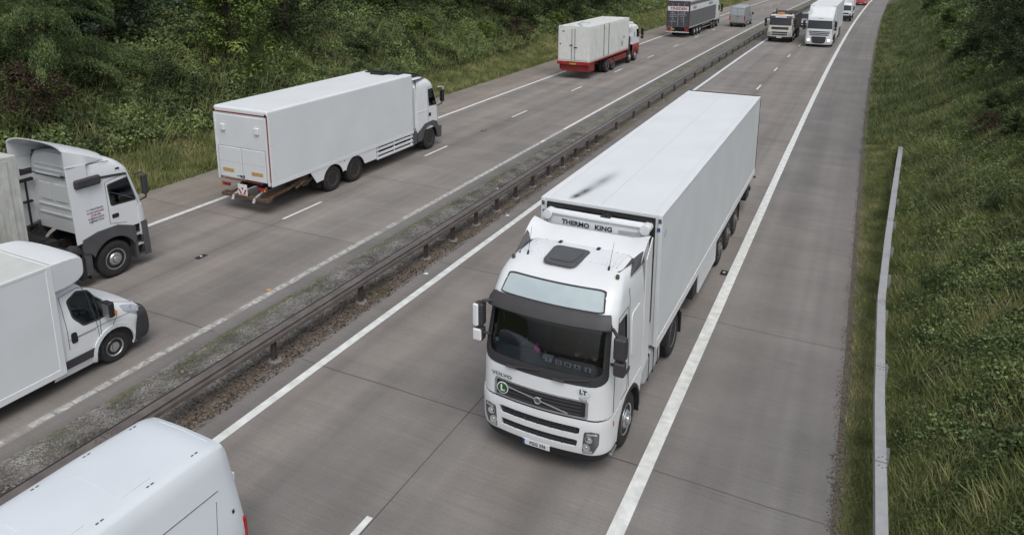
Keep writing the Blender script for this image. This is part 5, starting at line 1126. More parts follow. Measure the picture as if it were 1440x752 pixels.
# ------------------------------------------------ tractor unit with grey skirts, pulling an old white trailer
MX, MS_ = -19.76, 13.36
def grey_skirt_lorry():
    t = thing('articulated_lorry', 'white tractor unit with grey lower panels pulling a stained white trailer at the left edge', 'lorry', W(MX, MS_, 0), 0)
    c = Cab([(.25, 1.10, -.08, .22, .05), (.5, 1.2, 0, .24, .06), (1.2, 1.235, 0, .24, .06), (1.7, 1.24, -.03, .24, .06), (2.0, 1.24, -.08, .22, .06), (2.75, 1.21, -.30, .2, .06), (3.05, 1.20, -.40, .22, .05), (3.28, 1.16, -.60, .28, .05), (3.44, 1.09, -.85, .34, .05), (3.54, 1.0, -1.1, .4, .05), (3.60, .9, -1.35, .32, .05)], -1.72); S = c.S
    sw = rnd([(-.34, 2.08), (-1.10, 2.12), (-1.13, 2.68), (-.50, 2.76)], .10, 4); wsc = rnd([(-1.1, 1.95), (1.1, 1.95), (1.06, 2.82), (-1.06, 2.82)], .08, 4)
    sh = build_cab(t, c, WHITE, 1.32, 3.60, [c.side(sw, s) for s in (1, -1)] + [c.front(wsc)])
    mb = MB(); S.patch(mb, c.front(wsc), -.01, .006); obj('windscreen', mb, GLC, t)
    for s in (1, -1):
        mb = MB(); S.patch(mb, c.side(sw, s), -.01, .006); obj('side_window', mb, GLC, t)
        mb = MB(); S.patch(mb, c.side(rnd([(-.31, 2.04), (-1.14, 2.08), (-1.17, 2.72), (-.46, 2.80)], .10, 4), s), .004, .012, [c.side(sw, s)]); obj('window_seal', mb, BLACKV, t)
        mb = MB(); S.line(mb, c.side([(-.22, 1.36), (-.22, 2.0), (-.46, 2.9), (-1.22, 2.80), (-1.22, 1.6)], s)[:-2], .006); S.line(mb, c.side([(-.22, 1.88), (-1.22, 1.84)], s)[:-10] or [(2, 1.8), (2.1, 1.8)], .005); obj('door_gap', mb, GAP, sh)
        mb = MB(); S.patch(mb, c.side(rct(-1.14, 1.72, -.94, 1.84, .03, .03), s), .012, .02); obj('door_handle', mb, BLK, t, .005)
        mb = MB(); S.patch(mb, c.side([(-.42, 2.84), (-1.5, 2.96), (-1.5, 3.02), (-.40, 2.91)], s), .02, .03); obj('roof_gutter', mb, DKP, t, .006)
        mb = MB(); S.patch(mb, c.side(rct(-.85, 3.07, -.72, 3.12), s), .01, .02); obj('marker_lamp', mb, BLK, t)
        mb = MB(); mb.box(*(sorted((s * 1.20, s * 1.36))), -2.10, -1.38, 2.84, 3.10); obj('air_intake', mb, DKP, t, .06, 3)
        # grey arch panel, steps and battery cover
        ap = [(-.58, 1.34), (-1.0, 1.50), (-1.62, 1.50), (-2.06, 1.40), (-2.06, 1.0), (-1.86, .92)] + [(-1.18 + .66 * math.cos(a), .52 + .66 * math.sin(a)) for a in frange(math.pi * .86, .35, .2)] + [(-.50, .80), (-.50, 1.2)]
        mb = MB().prism(ap, *(sorted((s * 1.12, s * 1.265)))); obj('wheel_arch', mb, MGP, t, .02, 2)
        mb = MB().prism([(-1.86, .98), (-2.05, .98), (-2.06, .34), (-1.86, .34)], *(sorted((s * .9, s * 1.24)))); obj('arch_rear', mb, MGP, t, .015)
        mb = MB(); mb.box(*(sorted((s * 1.02, s * 1.06))), -.56, -.02, .3, 1.3); mb.prism([(-.10, 1.34), (-.30, 1.34), (-.24, .30), (-.06, .30)], *(sorted((s * 1.05, s * 1.25)))); mb.prism([(-.56, 1.28), (-.48, 1.28), (-.46, .28), (-.52, .28)], *(sorted((s * 1.05, s * 1.25)))); st_ = obj('step_well', mb, MGP, t, .01)
        for z in (.34, .66, .98): bx('step', GREYL if z > .4 else MGP, st_, *(sorted((s * 1.04, s * 1.235))), -.49, -.11, z, z + .04, .005)
        mb = MB(); mb.lathe([(0, .16), (.12, .17), (.20, .17), (.22, .14), (.225, .001)], (s * 1.0, -2.28, 1.12), 'x', 20, s); obj('air_filter', mb, DKP, t)
        mb = MB(); mb.box(*(sorted((s * .65, s * 1.18))), -3.05, -2.15, .48, .98); tk = obj('fuel_tank', mb, ALU, t, .10, 4); 
        mb = MB(); mb.box(*(sorted((s * 1.1, s * 1.25))), -2.22, -2.06, .28, .9); obj('battery_cover', mb, BLK, t, .01)
        flap(t, *(sorted((s * .85, s * 1.2))), -1.92, .2, .7)
        mirror_big(t, s * 1.30, -.12, 2.15, 2.75, s, DKP, .12, True, False, 1.1)
        mb = MB(); S.patch(mb, [(s * 1.15, 1.36), (s * 2.02, 1.36), (s * 2.0, 1.9), (s * 1.2, 1.86)], .03, .04); obj('corner_panel', mb, WHITE, t, .01)
        # side wings behind the cab
        mb = MB().prism([(-1.70, 1.36), (-1.70, 3.46), (-2.27, 3.50), (-2.20, 1.30)], *(sorted((s * 1.205, s * 1.24)))); obj('side_wing', mb, WHITE, t, .006)
    # roof deflector: an arched hood rising towards the trailer, open at the back
    def hood(x, v):
        e = abs(x) / 1.235; y = -.85 - 1.42 * v - .25 * (1 - v) * e ** 2; z = 3.50 + .56 * v ** .9 - (.10 + .02 * v) * e ** 6 + .07 * (1 - e * e) * v; return (x * (1 - .10 * (1 - v)), y, z)
    xs_ = frange(-1.235, 1.235, .1235); mb = MB(); mb.grid(hood, xs_, frange(0, 1, .1)); n = len(mb.v); k = 11; m_ = len(xs_)
    mb.add([(v[0] * .98, v[1], v[2] - .035) for v in mb.v], [tuple(i for i in f[::-1]) for f in mb.f])
    for i in range(m_ - 1): mb.f.append((i * k + k - 1, n + i * k + k - 1, n + (i + 1) * k + k - 1, (i + 1) * k + k - 1)); mb.m.append(0)
    obj('roof_deflector', mb, WHITE, t, ang=50)
    for s in (1, -1):
        zz = lambda v: hood(s * 1.235, v)
        P = [zz(v) for v in frange(0, 1, .1)]; Q = [(s * 1.232 * (1 - .10 * (1 - i / 10)) if i < 5 else s * 1.232, p[1], min(p[2] - .01, 3.43 + .03 * i / 10)) for i, p in enumerate(P)]
        mb = MB(); mb.add(P + Q, [(i, i + 1, i + 12, i + 11) for i in range(10)]); n = 22; mb.add([(p[0] * .97, p[1], p[2]) for p in P + Q], [(i + 11, i + 12, i + 1, i) for i in range(10)]); obj('deflector_side', mb, WHITE, t)
        mb = MB(); mb.tube([(s * 1.15, -1.0, 3.36), (s * 1.22, -1.5, 3.42), (s * 1.242, -2.26, 3.46)], .009, n=5); obj('deflector_gap', mb, GAP, t)
    # back wall pressings, pipes
    mb = MB()
    for z in (1.75, 2.0, 2.9, 3.05, 3.2): mb.box(-1.05, 1.05, -1.745, -1.721, z, z + .07)
    for x in (-.9, -.25, .4): mb.box(x, x + .5, -1.75, -1.721, 2.2, 2.7)
    obj('back_pressings', mb, WHITE2, t, .02)
    mb = MB(); mb.tube([(.2, -1.79, 3.0), (.9, -1.80, 2.98), (1.1, -1.84, 3.1), (1.15, -1.95, 3.15)], .018, n=6); mb.tube([(-1.1, -2.1, 3.1), (-.8, -2.0, 3.08), (-.7, -1.85, 2.98), (.3, -1.78, 2.95)], .016, n=6); obj('back_pipes', mb, BLK, t)
    mb = MB(); mb.tube([(-1.1, -2.0, 1.25), (-1.1, -2.0, 2.75)], .03, n=6); mb.box(-1.15, -1.05, -2.2, -1.8, 2.72, 2.80); mb.box(-1.15, -1.05, -2.12, -1.88, 2.1, 2.15); mb.box(-1.15, -1.05, -2.15, -1.85, 1.35, 1.42); obj('hose_rack', mb, BLK, t)
    mb = MB(); mb.box(-.8, .9, -3.3, -2.35, .95, 1.12); mb.box(-.45, .45, -5.9, -2.0, .72, .98); mb.box(-.5, .5, -2.9, -2.5, 1.1, 1.5); mb.box(.1, .7, -2.7, -2.4, 1.1, 1.45)
    for i in range(5): mb.tube([(-.5 + i * .25, -2.4, 1.6), (-.45 + i * .2, -2.7, 1.35 - .03 * i), (-.3 + i * .15, -3.2, 1.5)], .025, n=6)
    obj('chassis', mb, CHAS, t, .01)
    mb = MB(); mb.box(.5, 1.1, -3.2, -2.45, 1.0, 1.03); mb.box(-.4, .45, -3.3, -2.6, 1.13, 1.16); obj('catwalk', mb, GREYL if 0 else MGP, t)
    mb = MB(); mb.cyl((1.12, -2.52, 1.10), (1.17, -2.52, 1.10), .05, n=10); obj('yellow_cap', mb, YEL, t)
    rigid_frame(t, -.3, -6.2); axle(t, 1.235, -1.18, 'front', .52); axle(t, 1.235, -4.9, 'rear', .51, True)
    # writing behind the door: six short lines
    for s in (1, -1):
        for i, (w_, l_) in enumerate([('INTERNATIONAL', .6), ('ROAD HAULAGE', .6), ('STORAGE', .6), ('WAREHOUSING', .6), ('DISTRIBUTION', .6)]):
            z = 2.16 - i * .085; p = S.P(c.t(-1.60, z, s), z, .006); text(w_, .075, INKR if i % 2 else INKB, t, frame(p, (0, s, 0), (0, 0, 1)), sx=.85, name='side_lettering')
    mb = MB(); S.patch(mb, c.front(rct(-.95, .75, .95, 1.75)), .012, .02); obj('grille', mb, DKP, t)
    mb = MB(); S.patch(mb, [(-2.0, .3), (2.0, .3), (2.0, .95), (-2.0, .95)], .01, .06); obj('bumper', mb, MGP, t, .01)
    mb = MB(); S.patch(mb, [(-2.02, .95), (2.02, .95), (2.02, 1.35), (-2.02, 1.35)], .004, .04); obj('front_panel', mb, WHITE, t)
    for s in (1, -1): mb = MB(); S.patch(mb, c.front(rct(*sorted((s * .75, s * 1.08))[:1], .6, sorted((s * .75, s * 1.08))[1], .85)), .03, .02); obj('headlight', mb, LAMPG, t)
    cab_inside(t, .58, -1.35, -.3, 1.80)
    # old panelled trailer
    y0, y1 = -3.42, -15.6; hw = 1.27
    tb = bx('trailer_body', CONT2, t, -hw, hw, y1, y0, 1.12, 4.15, .015); mb = MB()
    for y in frange(y0 - .3, y1 + .3, .42):
        for s in (1, -1): mb.prism([(y - .08, 0), (y + .08, 0), (y + .05, .03), (y - .05, .03)][::1], 1.2, 4.05, 'z') if 0 else mb.box(*(sorted((s * hw, s * (hw + .03)))), y - .06, y + .06, 1.2, 4.05)
    for x in frange(-1.05, 1.05, .35): mb.box(x - .05, x + .05, y0, y0 + .03, 1.25, 4.0)
    obj('panel_ribs', mb, CONT2, tb, .008)
    mb = MB(); mb.box(-.5, .5, y1 + .5, y0 - .2, .85, 1.12); mb.box(-1.2, 1.2, y1, y1 + .1, .5, .65); obj('trailer_frame', mb, CHAS, t)
    for y in (-11.0, -12.3, -13.6): axle(t, 1.25, y, 'front')
    mb = MB(); mb.box(-.9, -.7, -6.6, -6.4, .2, 1.1); mb.box(.7, .9, -6.6, -6.4, .2, 1.1); obj('landing_legs', mb, CHAS, t); return t
t = grey_skirt_lorry(); person('lorry driver with a bare forearm resting by the window of the grey-skirted tractor unit', W(MX + .62, MS_ - 1.22, 1.72), 0, mat('grey_shirt', (.10, .10, .11), .9))

# ------------------------------------------------ eight-wheeler with a white container on a red chassis
def red_lorry():
    t = thing('container_lorry', 'lorry with a red chassis carrying a stained white steel container', 'lorry', W(-19.3, 61.9, 0), -head(56))
    y1, y0, hw = -12.6, -3.3, 1.22; 
    b = bx('container', CONT, t, -hw, hw, y1, y0, 1.28, 3.86, .02)
    mb = MB()
    for i, y in enumerate(frange(y1 + .25, y0 - .25, .30)):
        for s in (1, -1): mb.box(*(sorted((s * hw, s * (hw + .035)))), y - .09, y + .09, 1.42, 3.74)
    for y in frange(y1 + .3, y0 - .3, .45): mb.box(-hw + .1, hw - .1, y - .1, y + .1, 3.86, 3.885)
    obj('corrugation', mb, CONT, b, .01)
    mb = MB()
    for s in (1, -1):
        mb.box(*(sorted((s * (hw + .036), s * (hw + .045)))), y1 + 3.0, y1 + 3.1, 1.4, 3.8); mb.box(*(sorted((s * (hw + .036), s * (hw + .045)))), y1 + 4.1, y1 + 4.2, 1.4, 3.8); mb.box(*(sorted((s * (hw + .036), s * (hw + .04)))), y0 - 1.5, y0 - 1.3, 2.3, 2.5); mb.box(*(sorted((s * (hw + .036), s * (hw + .04)))), y0 - 1.9, y0 - 1.75, 1.7, 2.1)
    obj('side_slots', mb, BLK, b)
    mb = MB(); mb.box(-1.1, 1.1, y1 - .012, y1 - .0, 3.83, 3.86)
    for s in (1, -1):
        mb.box(*(sorted((s * .02, s * 1.12))), y1 - .03, y1 - .001, 1.40, 3.74)
    obj('rear_doors', mb, CONT, b, .012)
    mb = MB()
    for x in (-.12, .12): mb.cyl((x, y1 - .05, 1.4), (x, y1 - .05, 3.7), .018, n=6)
    mb.box(-.3, -.05, y1 - .07, y1 - .04, 2.45, 2.52); mb.box(.05, .3, y1 - .07, y1 - .04, 2.30, 2.37); mb.box(-1.08, -.98, y1 - .045, y1 - .03, 2.5, 2.6); mb.box(-.9, -.7, y1 - .04, y1 - .031, 3.45, 3.52); obj('lock_bars', mb, MGP, b)
    mb = MB(); mb.tube([(.6, y1 + .1, 3.90), (-.2, y1 + 1.4, 3.95), (-.4, y1 + 3.0, 3.92)], .03, n=5); mb.box(-.3, .3, y1 + 2.6, y1 + 2.7, 3.89, 3.93); obj('roof_strap', mb, GREYL, b)
    mb = MB()
    for s in (1, -1): mb.box(*(sorted((s * (hw - .1), s * (hw + .04)))), y1 - .05, y0 + .1, 1.18, 1.28)
    mb.box(-hw - .04, hw + .04, y1 - .08, y1 + .0, 1.06, 1.27); obj('red_bed', mb, REDP, t, .01)
    mb = MB(); mb.box(-1.0, 1.22, y1 + .1, y1 + 1.2, .55, 1.15); mb.box(-1.22, -.3, y1 + .3, y1 + 1.2, .62, 1.0); obj('rear_box', mb, REDD, t, .03)
    mb = MB(); mb.box(.4, 1.2, y1 + 1.2 + 2.9, y0 - .4, .6, 1.0); mb.box(-1.2, -.4, y1 + 4.1, y0 - .4, .6, 1.0); obj('side_locker', mb, REDD, t, .03)
    bx('number_plate', YEL, t, -.26, .26, y1 - .09, y1 - .08, 1.08, 1.19, 0)
    for s in (1, -1): bx('tail_lamp', TAIL, t, *(sorted((s * .8, s * 1.12))), y1 - .095, y1 - .081, 1.1, 1.2, 0)
    rigid_frame(t, -.4, y1 + .5)
    for y in (-8.5 - .0, -7.15): axle(t, 1.24, y, 'rear', .51, True)
    for y in (-2.85, -1.35): axle(t, 1.24, y, 'front', .51)
    mb = MB(); mb.prism([(-2.4, 1.0), (-2.4, 3.35), (-2.75, 2.9), (-3.15, 2.1), (-3.2, 1.0)], -.9, .95); obj('crane_folded', mb, BLK, t, .03)
    mb = MB(); mb.box(-.2, .25, -3.2, -2.3, 3.1, 3.3); mb.box(.7, 1.1, -3.2, -2.4, 1.0, 2.2); obj('crane_jib', mb, DKP, t, .02)
    c = Cab([(.35, 1.14, -.08, .25, .05), (.6, 1.22, 0, .25, .05), (1.1, 1.24, 0, .25, .05), (1.9, 1.24, -.05, .25, .05), (2.7, 1.2, -.28, .2, .05), (3.0, 1.14, -.5, .25, .05), (3.12, 1.0, -.7, .3, .05)], -2.2); S = c.S
    build_cab(t, c, WHITE, 1.5, 3.12, [], False); mb = MB(); S.patch(mb, c.front(rct(-1.08, 1.95, 1.08, 2.68)), .01, .02); obj('windscreen', mb, GLD, t)
    mb = MB(); mb.box(-.9, .9, -2.0, -1.0, 3.1, 3.32); obj('roof_deflector', mb, WHITE, t, .08, 3)
    mb = MB(); S.skin(mb, [(-3, .5), (3, .5), (3, 1.5), (-3, 1.5)]); obj('lower_cab', mb, REDP, t)
    for s in (1, -1):
        mb = MB(); S.patch(mb, c.side(rnd([(-.32, 2.0), (-1.1, 2.0), (-1.1, 2.7), (-.5, 2.7)], .1), s), .01, .02); obj('side_window', mb, GLD, t)
        mb = MB(); S.patch(mb, c.side([(-1.6, 2.1), (-1.72, 2.1), (-1.72, 2.5), (-1.6, 2.5)], s), .01, .02); obj('side_emblem', mb, INKB, t)
        arch(t, -1.35, .58, .52, s, .95, 1.27, BLK, th=.04); mirror_big(t, s * 1.42, -.1, 2.1, 2.7, s, BLK, .22, True, True, 1.15)
    for i in range(3): text('THOMPSON'[:4 + i], .2, INKB, t, frame((1.262, -1.3, 1.7 - i * 99), (0, 1, 0), (0, 0, 1))) if i == 0 and False else None
    return t
red_lorry()

# ------------------------------------------------ grey curtain-sided trailer
def curtain_lorry():
    Ls = 79.9; t = thing('articulated_lorry', 'dark grey curtain-sided lorry with a white lettered band, driving away', 'lorry', W(-19.35, Ls + 16.4, 0), -head(Ls + 5))
    y1, y0, hw, zt = -16.4, -2.9, 1.27, 3.98
    b = bx('trailer_body', GREYC, t, -hw, hw, y1, y0, 1.15, zt, .02); mb = MB()
    for y in frange(y1 + .4, y0 - .4, 1.1):
        for s in (1, -1): mb.box(*(sorted((s * hw, s * (hw + .006)))), y - .02, y + .02, 1.2, 3.85)
    obj('curtain_straps', mb, DKP, b)
    bx('roof_skin', GREYL, b, -hw + .02, hw - .02, y1 + .02, y0 - .02, zt + .002, zt + .012, 0)
    mb = MB()
    for s in (1, -1): mb.box(*(sorted((s * (hw - .04), s * (hw + .012)))), y1, y0, 1.08, 1.2); mb.box(*(sorted((s * (hw - .04), s * (hw + .012)))), y1, y0, 3.88, 4.0)
    obj('side_rail', mb, GREYL, b)
    for s in (1, -1):
        bd = bx('white_band', WHITE2, b, *(sorted((s * (hw + .008), s * (hw + .014)))), y1 + .15, y0 - .1, 2.92, 3.55, 0)
        text('TINSDEN', .42, INKR, bd, frame((s * (hw + .017), y1 + 2.2, 3.22), (0, s, 0), (0, 0, 1)), sx=1.0, bold=.01); text('TRANSPORT', .42, INKB, bd, frame((s * (hw + .017), y0 - 3.2, 3.24), (0, s, 0), (0, 0, 1)), sx=1.0, bold=.01)
    mb = MB()
    for s in (1, -1): mb.box(*(sorted((s * .015, s * 1.2))), y1 - .03, y1 - .001, 1.25, 3.88)
    dr = obj('rear_doors', mb, NAVY, b, .01)
    mb = MB(); mb.box(-.02, .02, y1 - .045, y1 - .031, 1.3, 3.8)
    for x in (-.65, .65): mb.box(x - .012, x + .012, y1 - .045, y1 - .031, 1.3, 3.8)
    obj('lock_bars', mb, GREYL, dr)
    bw = bx('rear_band', WHITE2, dr, -1.18, 1.14, y1 - .052, y1 - .046, 2.92, 3.42, 0); text('TINSDEN', .40, INKR, bw, frame((0, y1 - .055, 3.16), (1, 0, 0), (0, 0, 1)), sx=1.12, bold=.012, shear=.15)
    for i, (a, c_) in enumerate([('GENERAL', 'HAULAGE'), ('STORAGE &', 'DISTRIBUTION'), ('TRANSPORT', 'PALLETS'), ('TEL', '01300'), ('www.tinsden', '.co.uk')]):
        z = 2.72 - i * .21 - (.06 if i > 2 else 0) - (.04 if i > 3 else 0)
        for q, x in ((a, -.55), (c_, .5)): text(q, .15, INKW, dr, frame((x, y1 - .033, z), (1, 0, 0), (0, 0, 1)), sx=.95)
    mb = MB(); mb.box(-hw, hw, y1 - .02, y1 + .05, 3.88, 4.0)
    for s in (1, -1): mb.box(*(sorted((s * 1.2, s * hw))), y1 - .02, y1 + .05, 1.15, 3.9)
    fr = obj('rear_frame', mb, mat('maroon_frame', (.10, .025, .035), .5), b); 
    for s in (1, -1): bx('white_lamp', WHITE, fr, *(sorted((s * .8, s * 1.05))), y1 - .03, y1 - .021, 3.76, 3.82, 0)
    mb = MB(); mb.box(-hw, hw, y1 - .04, y1 + .15, .55, .68); u = obj('under_run_bar', mb, GREYL, t, .01)
    for s in (1, -1): mb = MB(); mb.box(*(sorted((s * .75, s * 1.22))), y1 - .02, y1 + .1, .72, 1.1); obj('tail_lamp', mb, REDD, t, .01)
    bx('number_plate', YEL, t, -.75, -.35, y1 - .04, y1 - .02, .84, 1.02, 0)
    mb = MB(); mb.box(-.5, .5, y1 + .3, -3, .8, 1.12); obj('chassis', mb, CHAS, t); 
    for y in (-13.6, -12.25, -10.9): axle(t, 1.25, y, 'front')
    for y in (-4.6, -3.25, ): axle(t, 1.25, y, 'rear', .5, True)
    axle(t, 1.24, -1.4, 'front')
    for s in (1, -1): mb = MB(); mb.box(*(sorted((s * 1.2, s * 1.24))), -9.9, -5.6, .55, .65); mb.box(*(sorted((s * 1.2, s * 1.24))), -9.9, -5.6, .88, .98); obj('side_guard', mb, ALU, t)
    c = Cab([(.3, 1.14, -.08, .25, .05), (.6, 1.22, 0, .25, .05), (1.9, 1.24, -.05, .25, .05), (2.8, 1.2, -.28, .2, .05), (3.3, 1.14, -.6, .25, .05), (3.8, 1.1, -1.4, .3, .05)], -2.3); S = c.S
    build_cab(t, c, WHITE, .95, 3.8, [], False); mb = MB(); S.patch(mb, c.front(rct(-1.08, 1.95, 1.08, 2.75)), .01, .02); obj('windscreen', mb, GLD, t)
    for s in (1, -1):
        mb = MB(); S.patch(mb, c.side(rnd([(-.32, 2.0), (-1.1, 2.0), (-1.1, 2.7), (-.5, 2.7)], .1), s), .01, .02); obj('side_window', mb, GLD, t); mirror_big(t, s * 1.45, -.1, 2.1, 2.8, s, BLK, .26, True, True, 1.15)
        mb = MB().box(*(sorted((s * .9, s * 1.23))), -2.2, -.1, .35, .95); obj('lower_panel', mb, DKP, t, .04)
    return t
curtain_lorry()

# ------------------------------------------------ two lorries coming towards us in the distance
def tipper():
    t = thing('tipper_lorry', 'cream-cabbed tipper lorry with amber roof beacons in the distance', 'lorry', W(-8.72, 80.3, 0), math.pi - head(80))
    c = Cab([(.45, 1.14, -.05, .2, .05), (.7, 1.22, 0, .2, .05), (1.2, 1.24, 0, .2, .05), (1.75, 1.23, -.05, .2, .05), (2.55, 1.18, -.28, .18, .05), (2.75, 1.14, -.4, .2, .05), (2.85, 1.05, -.55, .25, .05)], -1.9); S = c.S
    build_cab(t, c, OFFW, .95, 2.85, [], False)
    mb = MB(); S.patch(mb, c.front(rnd([(-1.12, 1.78), (1.12, 1.78), (1.05, 2.46), (-1.05, 2.46)], .08)), .01, .02); obj('windscreen', mb, GLD, t)
    mb = MB(); S.patch(mb, c.front(rct(-1.1, 2.46, 1.1, 2.72)), .06, .08); v = obj('sun_visor', mb, DKP, t, .01); mb = MB(); S.patch(mb, c.front(rct(-.55, 2.55, .55, 2.66)), .068, .01); obj('visor_panel', mb, INKW, v)
    mb = MB(); S.patch(mb, c.front(rct(-.85, 1.35, .85, 1.62)), .012, .02); obj('grille', mb, DKP, t)
    for z in (.98, .76): mb = MB(); S.patch(mb, c.front(rct(-.78, z, .78, z + .15)), .045, .02); obj('lower_grille', mb, DKP, t)
    mb = MB(); S.patch(mb, [(-1.9, .62), (1.9, .62), (1.9, 1.18), (-1.9, 1.18)], .03, .06); obj('bumper', mb, OFFW, t, .01)
    mb = MB(); S.patch(mb, [(-1.9, .42), (1.9, .42), (1.9, .62), (-1.9, .62)], .03, .06); obj('front_valance', mb, BLK, t, .01)
    bx('number_plate', WHITE2, t, -.26, .26, .05, .06, .5, .62, 0)
    for s in (1, -1):
        mb = MB(); S.patch(mb, c.front(rct(*sorted((s * .86, s * 1.12))[:1], .70, sorted((s * .86, s * 1.12))[1], 1.08)), .05, .02); obj('headlight', mb, LAMPG, t)
        mb = MB(); S.patch(mb, c.side(rnd([(-.32, 1.85), (-1.1, 1.85), (-1.1, 2.5), (-.5, 2.5)], .1), s), .01, .02); obj('side_window', mb, GLD, t); mirror_big(t, s * 1.45, -.1, 1.95, 2.5, s, BLK, .24, True, True, 1.15)
        arch(t, -1.35, .58, .52, s, .95, 1.26, BLK, th=.04)
    mb = MB(); mb.box(-.28, .42, -.9, -.65, 2.9, 3.08); obj('beacon_bar', mb, AMB, t, .03)
    mb = MB(); mb.cyl((.55, -.9, 2.9), (.55, -.9, 3.45), .05, n=8); [mb.cyl((x, -.9, 2.88), (x, -.9, 3.05), .06, n=8) for x in (-.95, -.7, .9)]; mb.box(-1.0, 1.0, -1.0, -.9, 2.86, 2.92); obj('roof_bar', mb, BLK, t)
    mb = MB(); mb.prism([(-2.2, 1.1), (-2.1, 2.75), (-8.4, 2.75), (-8.6, 1.1)], -1.22, 1.22); tb = obj('tipper_body', mb, TIPB, t, .02)
    mb = MB()
    for y in frange(-8.2, -2.4, .7):
        for s in (1, -1): mb.box(*(sorted((s * 1.22, s * 1.28))), y - .05, y + .05, 1.15, 2.7)
    for s in (1, -1): mb.box(*(sorted((s * 1.2, s * 1.30))), -8.4, -2.1, 2.68, 2.8)
    obj('body_ribs', mb, TIPB, tb); bx('load_sheet', CHAS, tb, -1.1, 1.1, -8.3, -2.2, 2.76, 2.78, 0)
    rigid_frame(t, -.4, -8.3)
    for y in (-1.35, -3.1): axle(t, 1.22, y, 'front')
    for y in (-6.0, -7.3): axle(t, 1.22, y, 'rear', .5, True)
tipper()
def curved_lorry():
    t = thing('articulated_lorry', 'white lorry with lit headlamps and a tall wind deflector in the distance', 'lorry', W(-4.72, 77.9, 0), math.pi - head(78))
    c = Cab([(.28, 1.16, -.06, .2, .05), (.5, 1.23, 0, .2, .06), (1.2, 1.245, 0, .2, .06), (1.85, 1.24, -.04, .2, .06), (2.70, 1.20, -.25, .2, .06), (2.95, 1.18, -.32, .2, .06), (3.05, 1.16, -.5, .24, .06), (3.15, 1.1, -.7, .3, .05)], -2.2); S = c.S
    build_cab(t, c, WHITE, .95, 3.15, [], False)
    mb = MB(); S.patch(mb, c.front(rnd([(-1.15, 1.82), (1.15, 1.82), (1.10, 2.62), (-1.10, 2.62)], .06)), .01, .02); obj('windscreen', mb, GLD, t)
    mb = MB(); S.patch(mb, c.front(rct(-1.12, 2.62, 1.12, 2.96)), .04, .06); v = obj('sun_visor', mb, WHITE2, t, .01); text('TRANSIT', .13, INKB, v, frame(S.P(0, 2.82, .05), (-1, 0, 0), (0, 0, 1)))
    def wing(x, u): e = max(0, (abs(x) - .7) / .5); return (x * (1 - .05 * u), -.75 - 1.5 * u - .5 * e * e * (1 - u), 3.12 + .78 * math.sin(u * math.pi / 2))
    mb = MB(); mb.grid(wing, frange(-1.2, 1.2, .12), frange(0, 1, .125)); obj('roof_deflector', mb, WHITE, t, recalc=False)
    for s in (1, -1): mb = MB().prism([(-.8, 3.0), (-2.25, 3.9), (-2.6, 3.9), (-2.6, 1.2), (-2.2, 1.2), (-2.2, 3.0)], *(sorted((s * 1.17, s * 1.2)))); obj('side_wing', mb, WHITE, t)
    mb = MB(); S.patch(mb, [(-1.95, .3), (1.95, .3), (1.95, 1.0), (-1.95, 1.0)], .03, .06); obj('bumper', mb, WHITE, t, .01)
    for i, z in enumerate((1.50, 1.34, 1.18)): mb = MB(); S.patch(mb, c.front(rct(-.98 + .06 * i, z, .98 - .06 * i, z + .09)), .02, .03); obj('grille_slot', mb, DKP, t)
    mb = MB(); S.patch(mb, c.front(rnd([(-.70, 1.06), (.70, 1.06), (.60, .50), (.35, .40), (-.35, .40), (-.60, .50)], .15)), .05, .03); obj('lower_grille', mb, DKP, t)
    mb = MB(); S.patch(mb, [(-1.8, .22), (1.8, .22), (1.8, .32), (-1.8, .32)], .0, .06); obj('front_valance', mb, BLK, t)
    for s in (1, -1):
        p = S.P(c.tf(s * .93, .72), .72, .035); mb = MB(); mb.lathe([(0, .10), (.01, .10), (.012, .001)], p, 'y', 14); obj('headlight', mb, LIT, t)
        mb = MB(); S.patch(mb, c.side(rnd([(-.32, 1.9), (-1.1, 1.9), (-1.1, 2.6), (-.5, 2.6)], .1), s), .01, .02); obj('side_window', mb, GLD, t); mirror_big(t, s * 1.45, -.1, 2.0, 2.6, s, BLK, .24, True, True, 1.15)
        mb = MB().box(*(sorted((s * .95, s * 1.23))), -2.2, -1.95, .35, .95); obj('lower_panel', mb, WHITE, t, .02)
        arch(t, -1.38, .58, .52, s, .95, 1.26, BLK, th=.04)
    b = bx('trailer_body', WHITE2, t, -1.27, 1.27, -16.4, -2.9, 1.1, 3.98, .02)
    mb = MB(); mb.box(-.9, .9, -2.95, -2.6, 3.4, 3.92); obj('cooling_unit', mb, WHITE, t, .06, 3)
    rigid_frame(t, -.4, -16.2); axle(t, 1.24, -1.38, 'front'); axle(t, 1.24, -4.9, 'rear', .5, True)
    for y in (-10.9, -12.2, -13.5): axle(t, 1.24, y, 'front', rimm=HUB)
    for s in (1, -1): mb = MB(); mb.box(*(sorted((s * 1.2, s * 1.25))), -10, -5.8, .4, 1.1); obj('side_skirt', mb, WHITE2, t, .01)
curved_lorry()
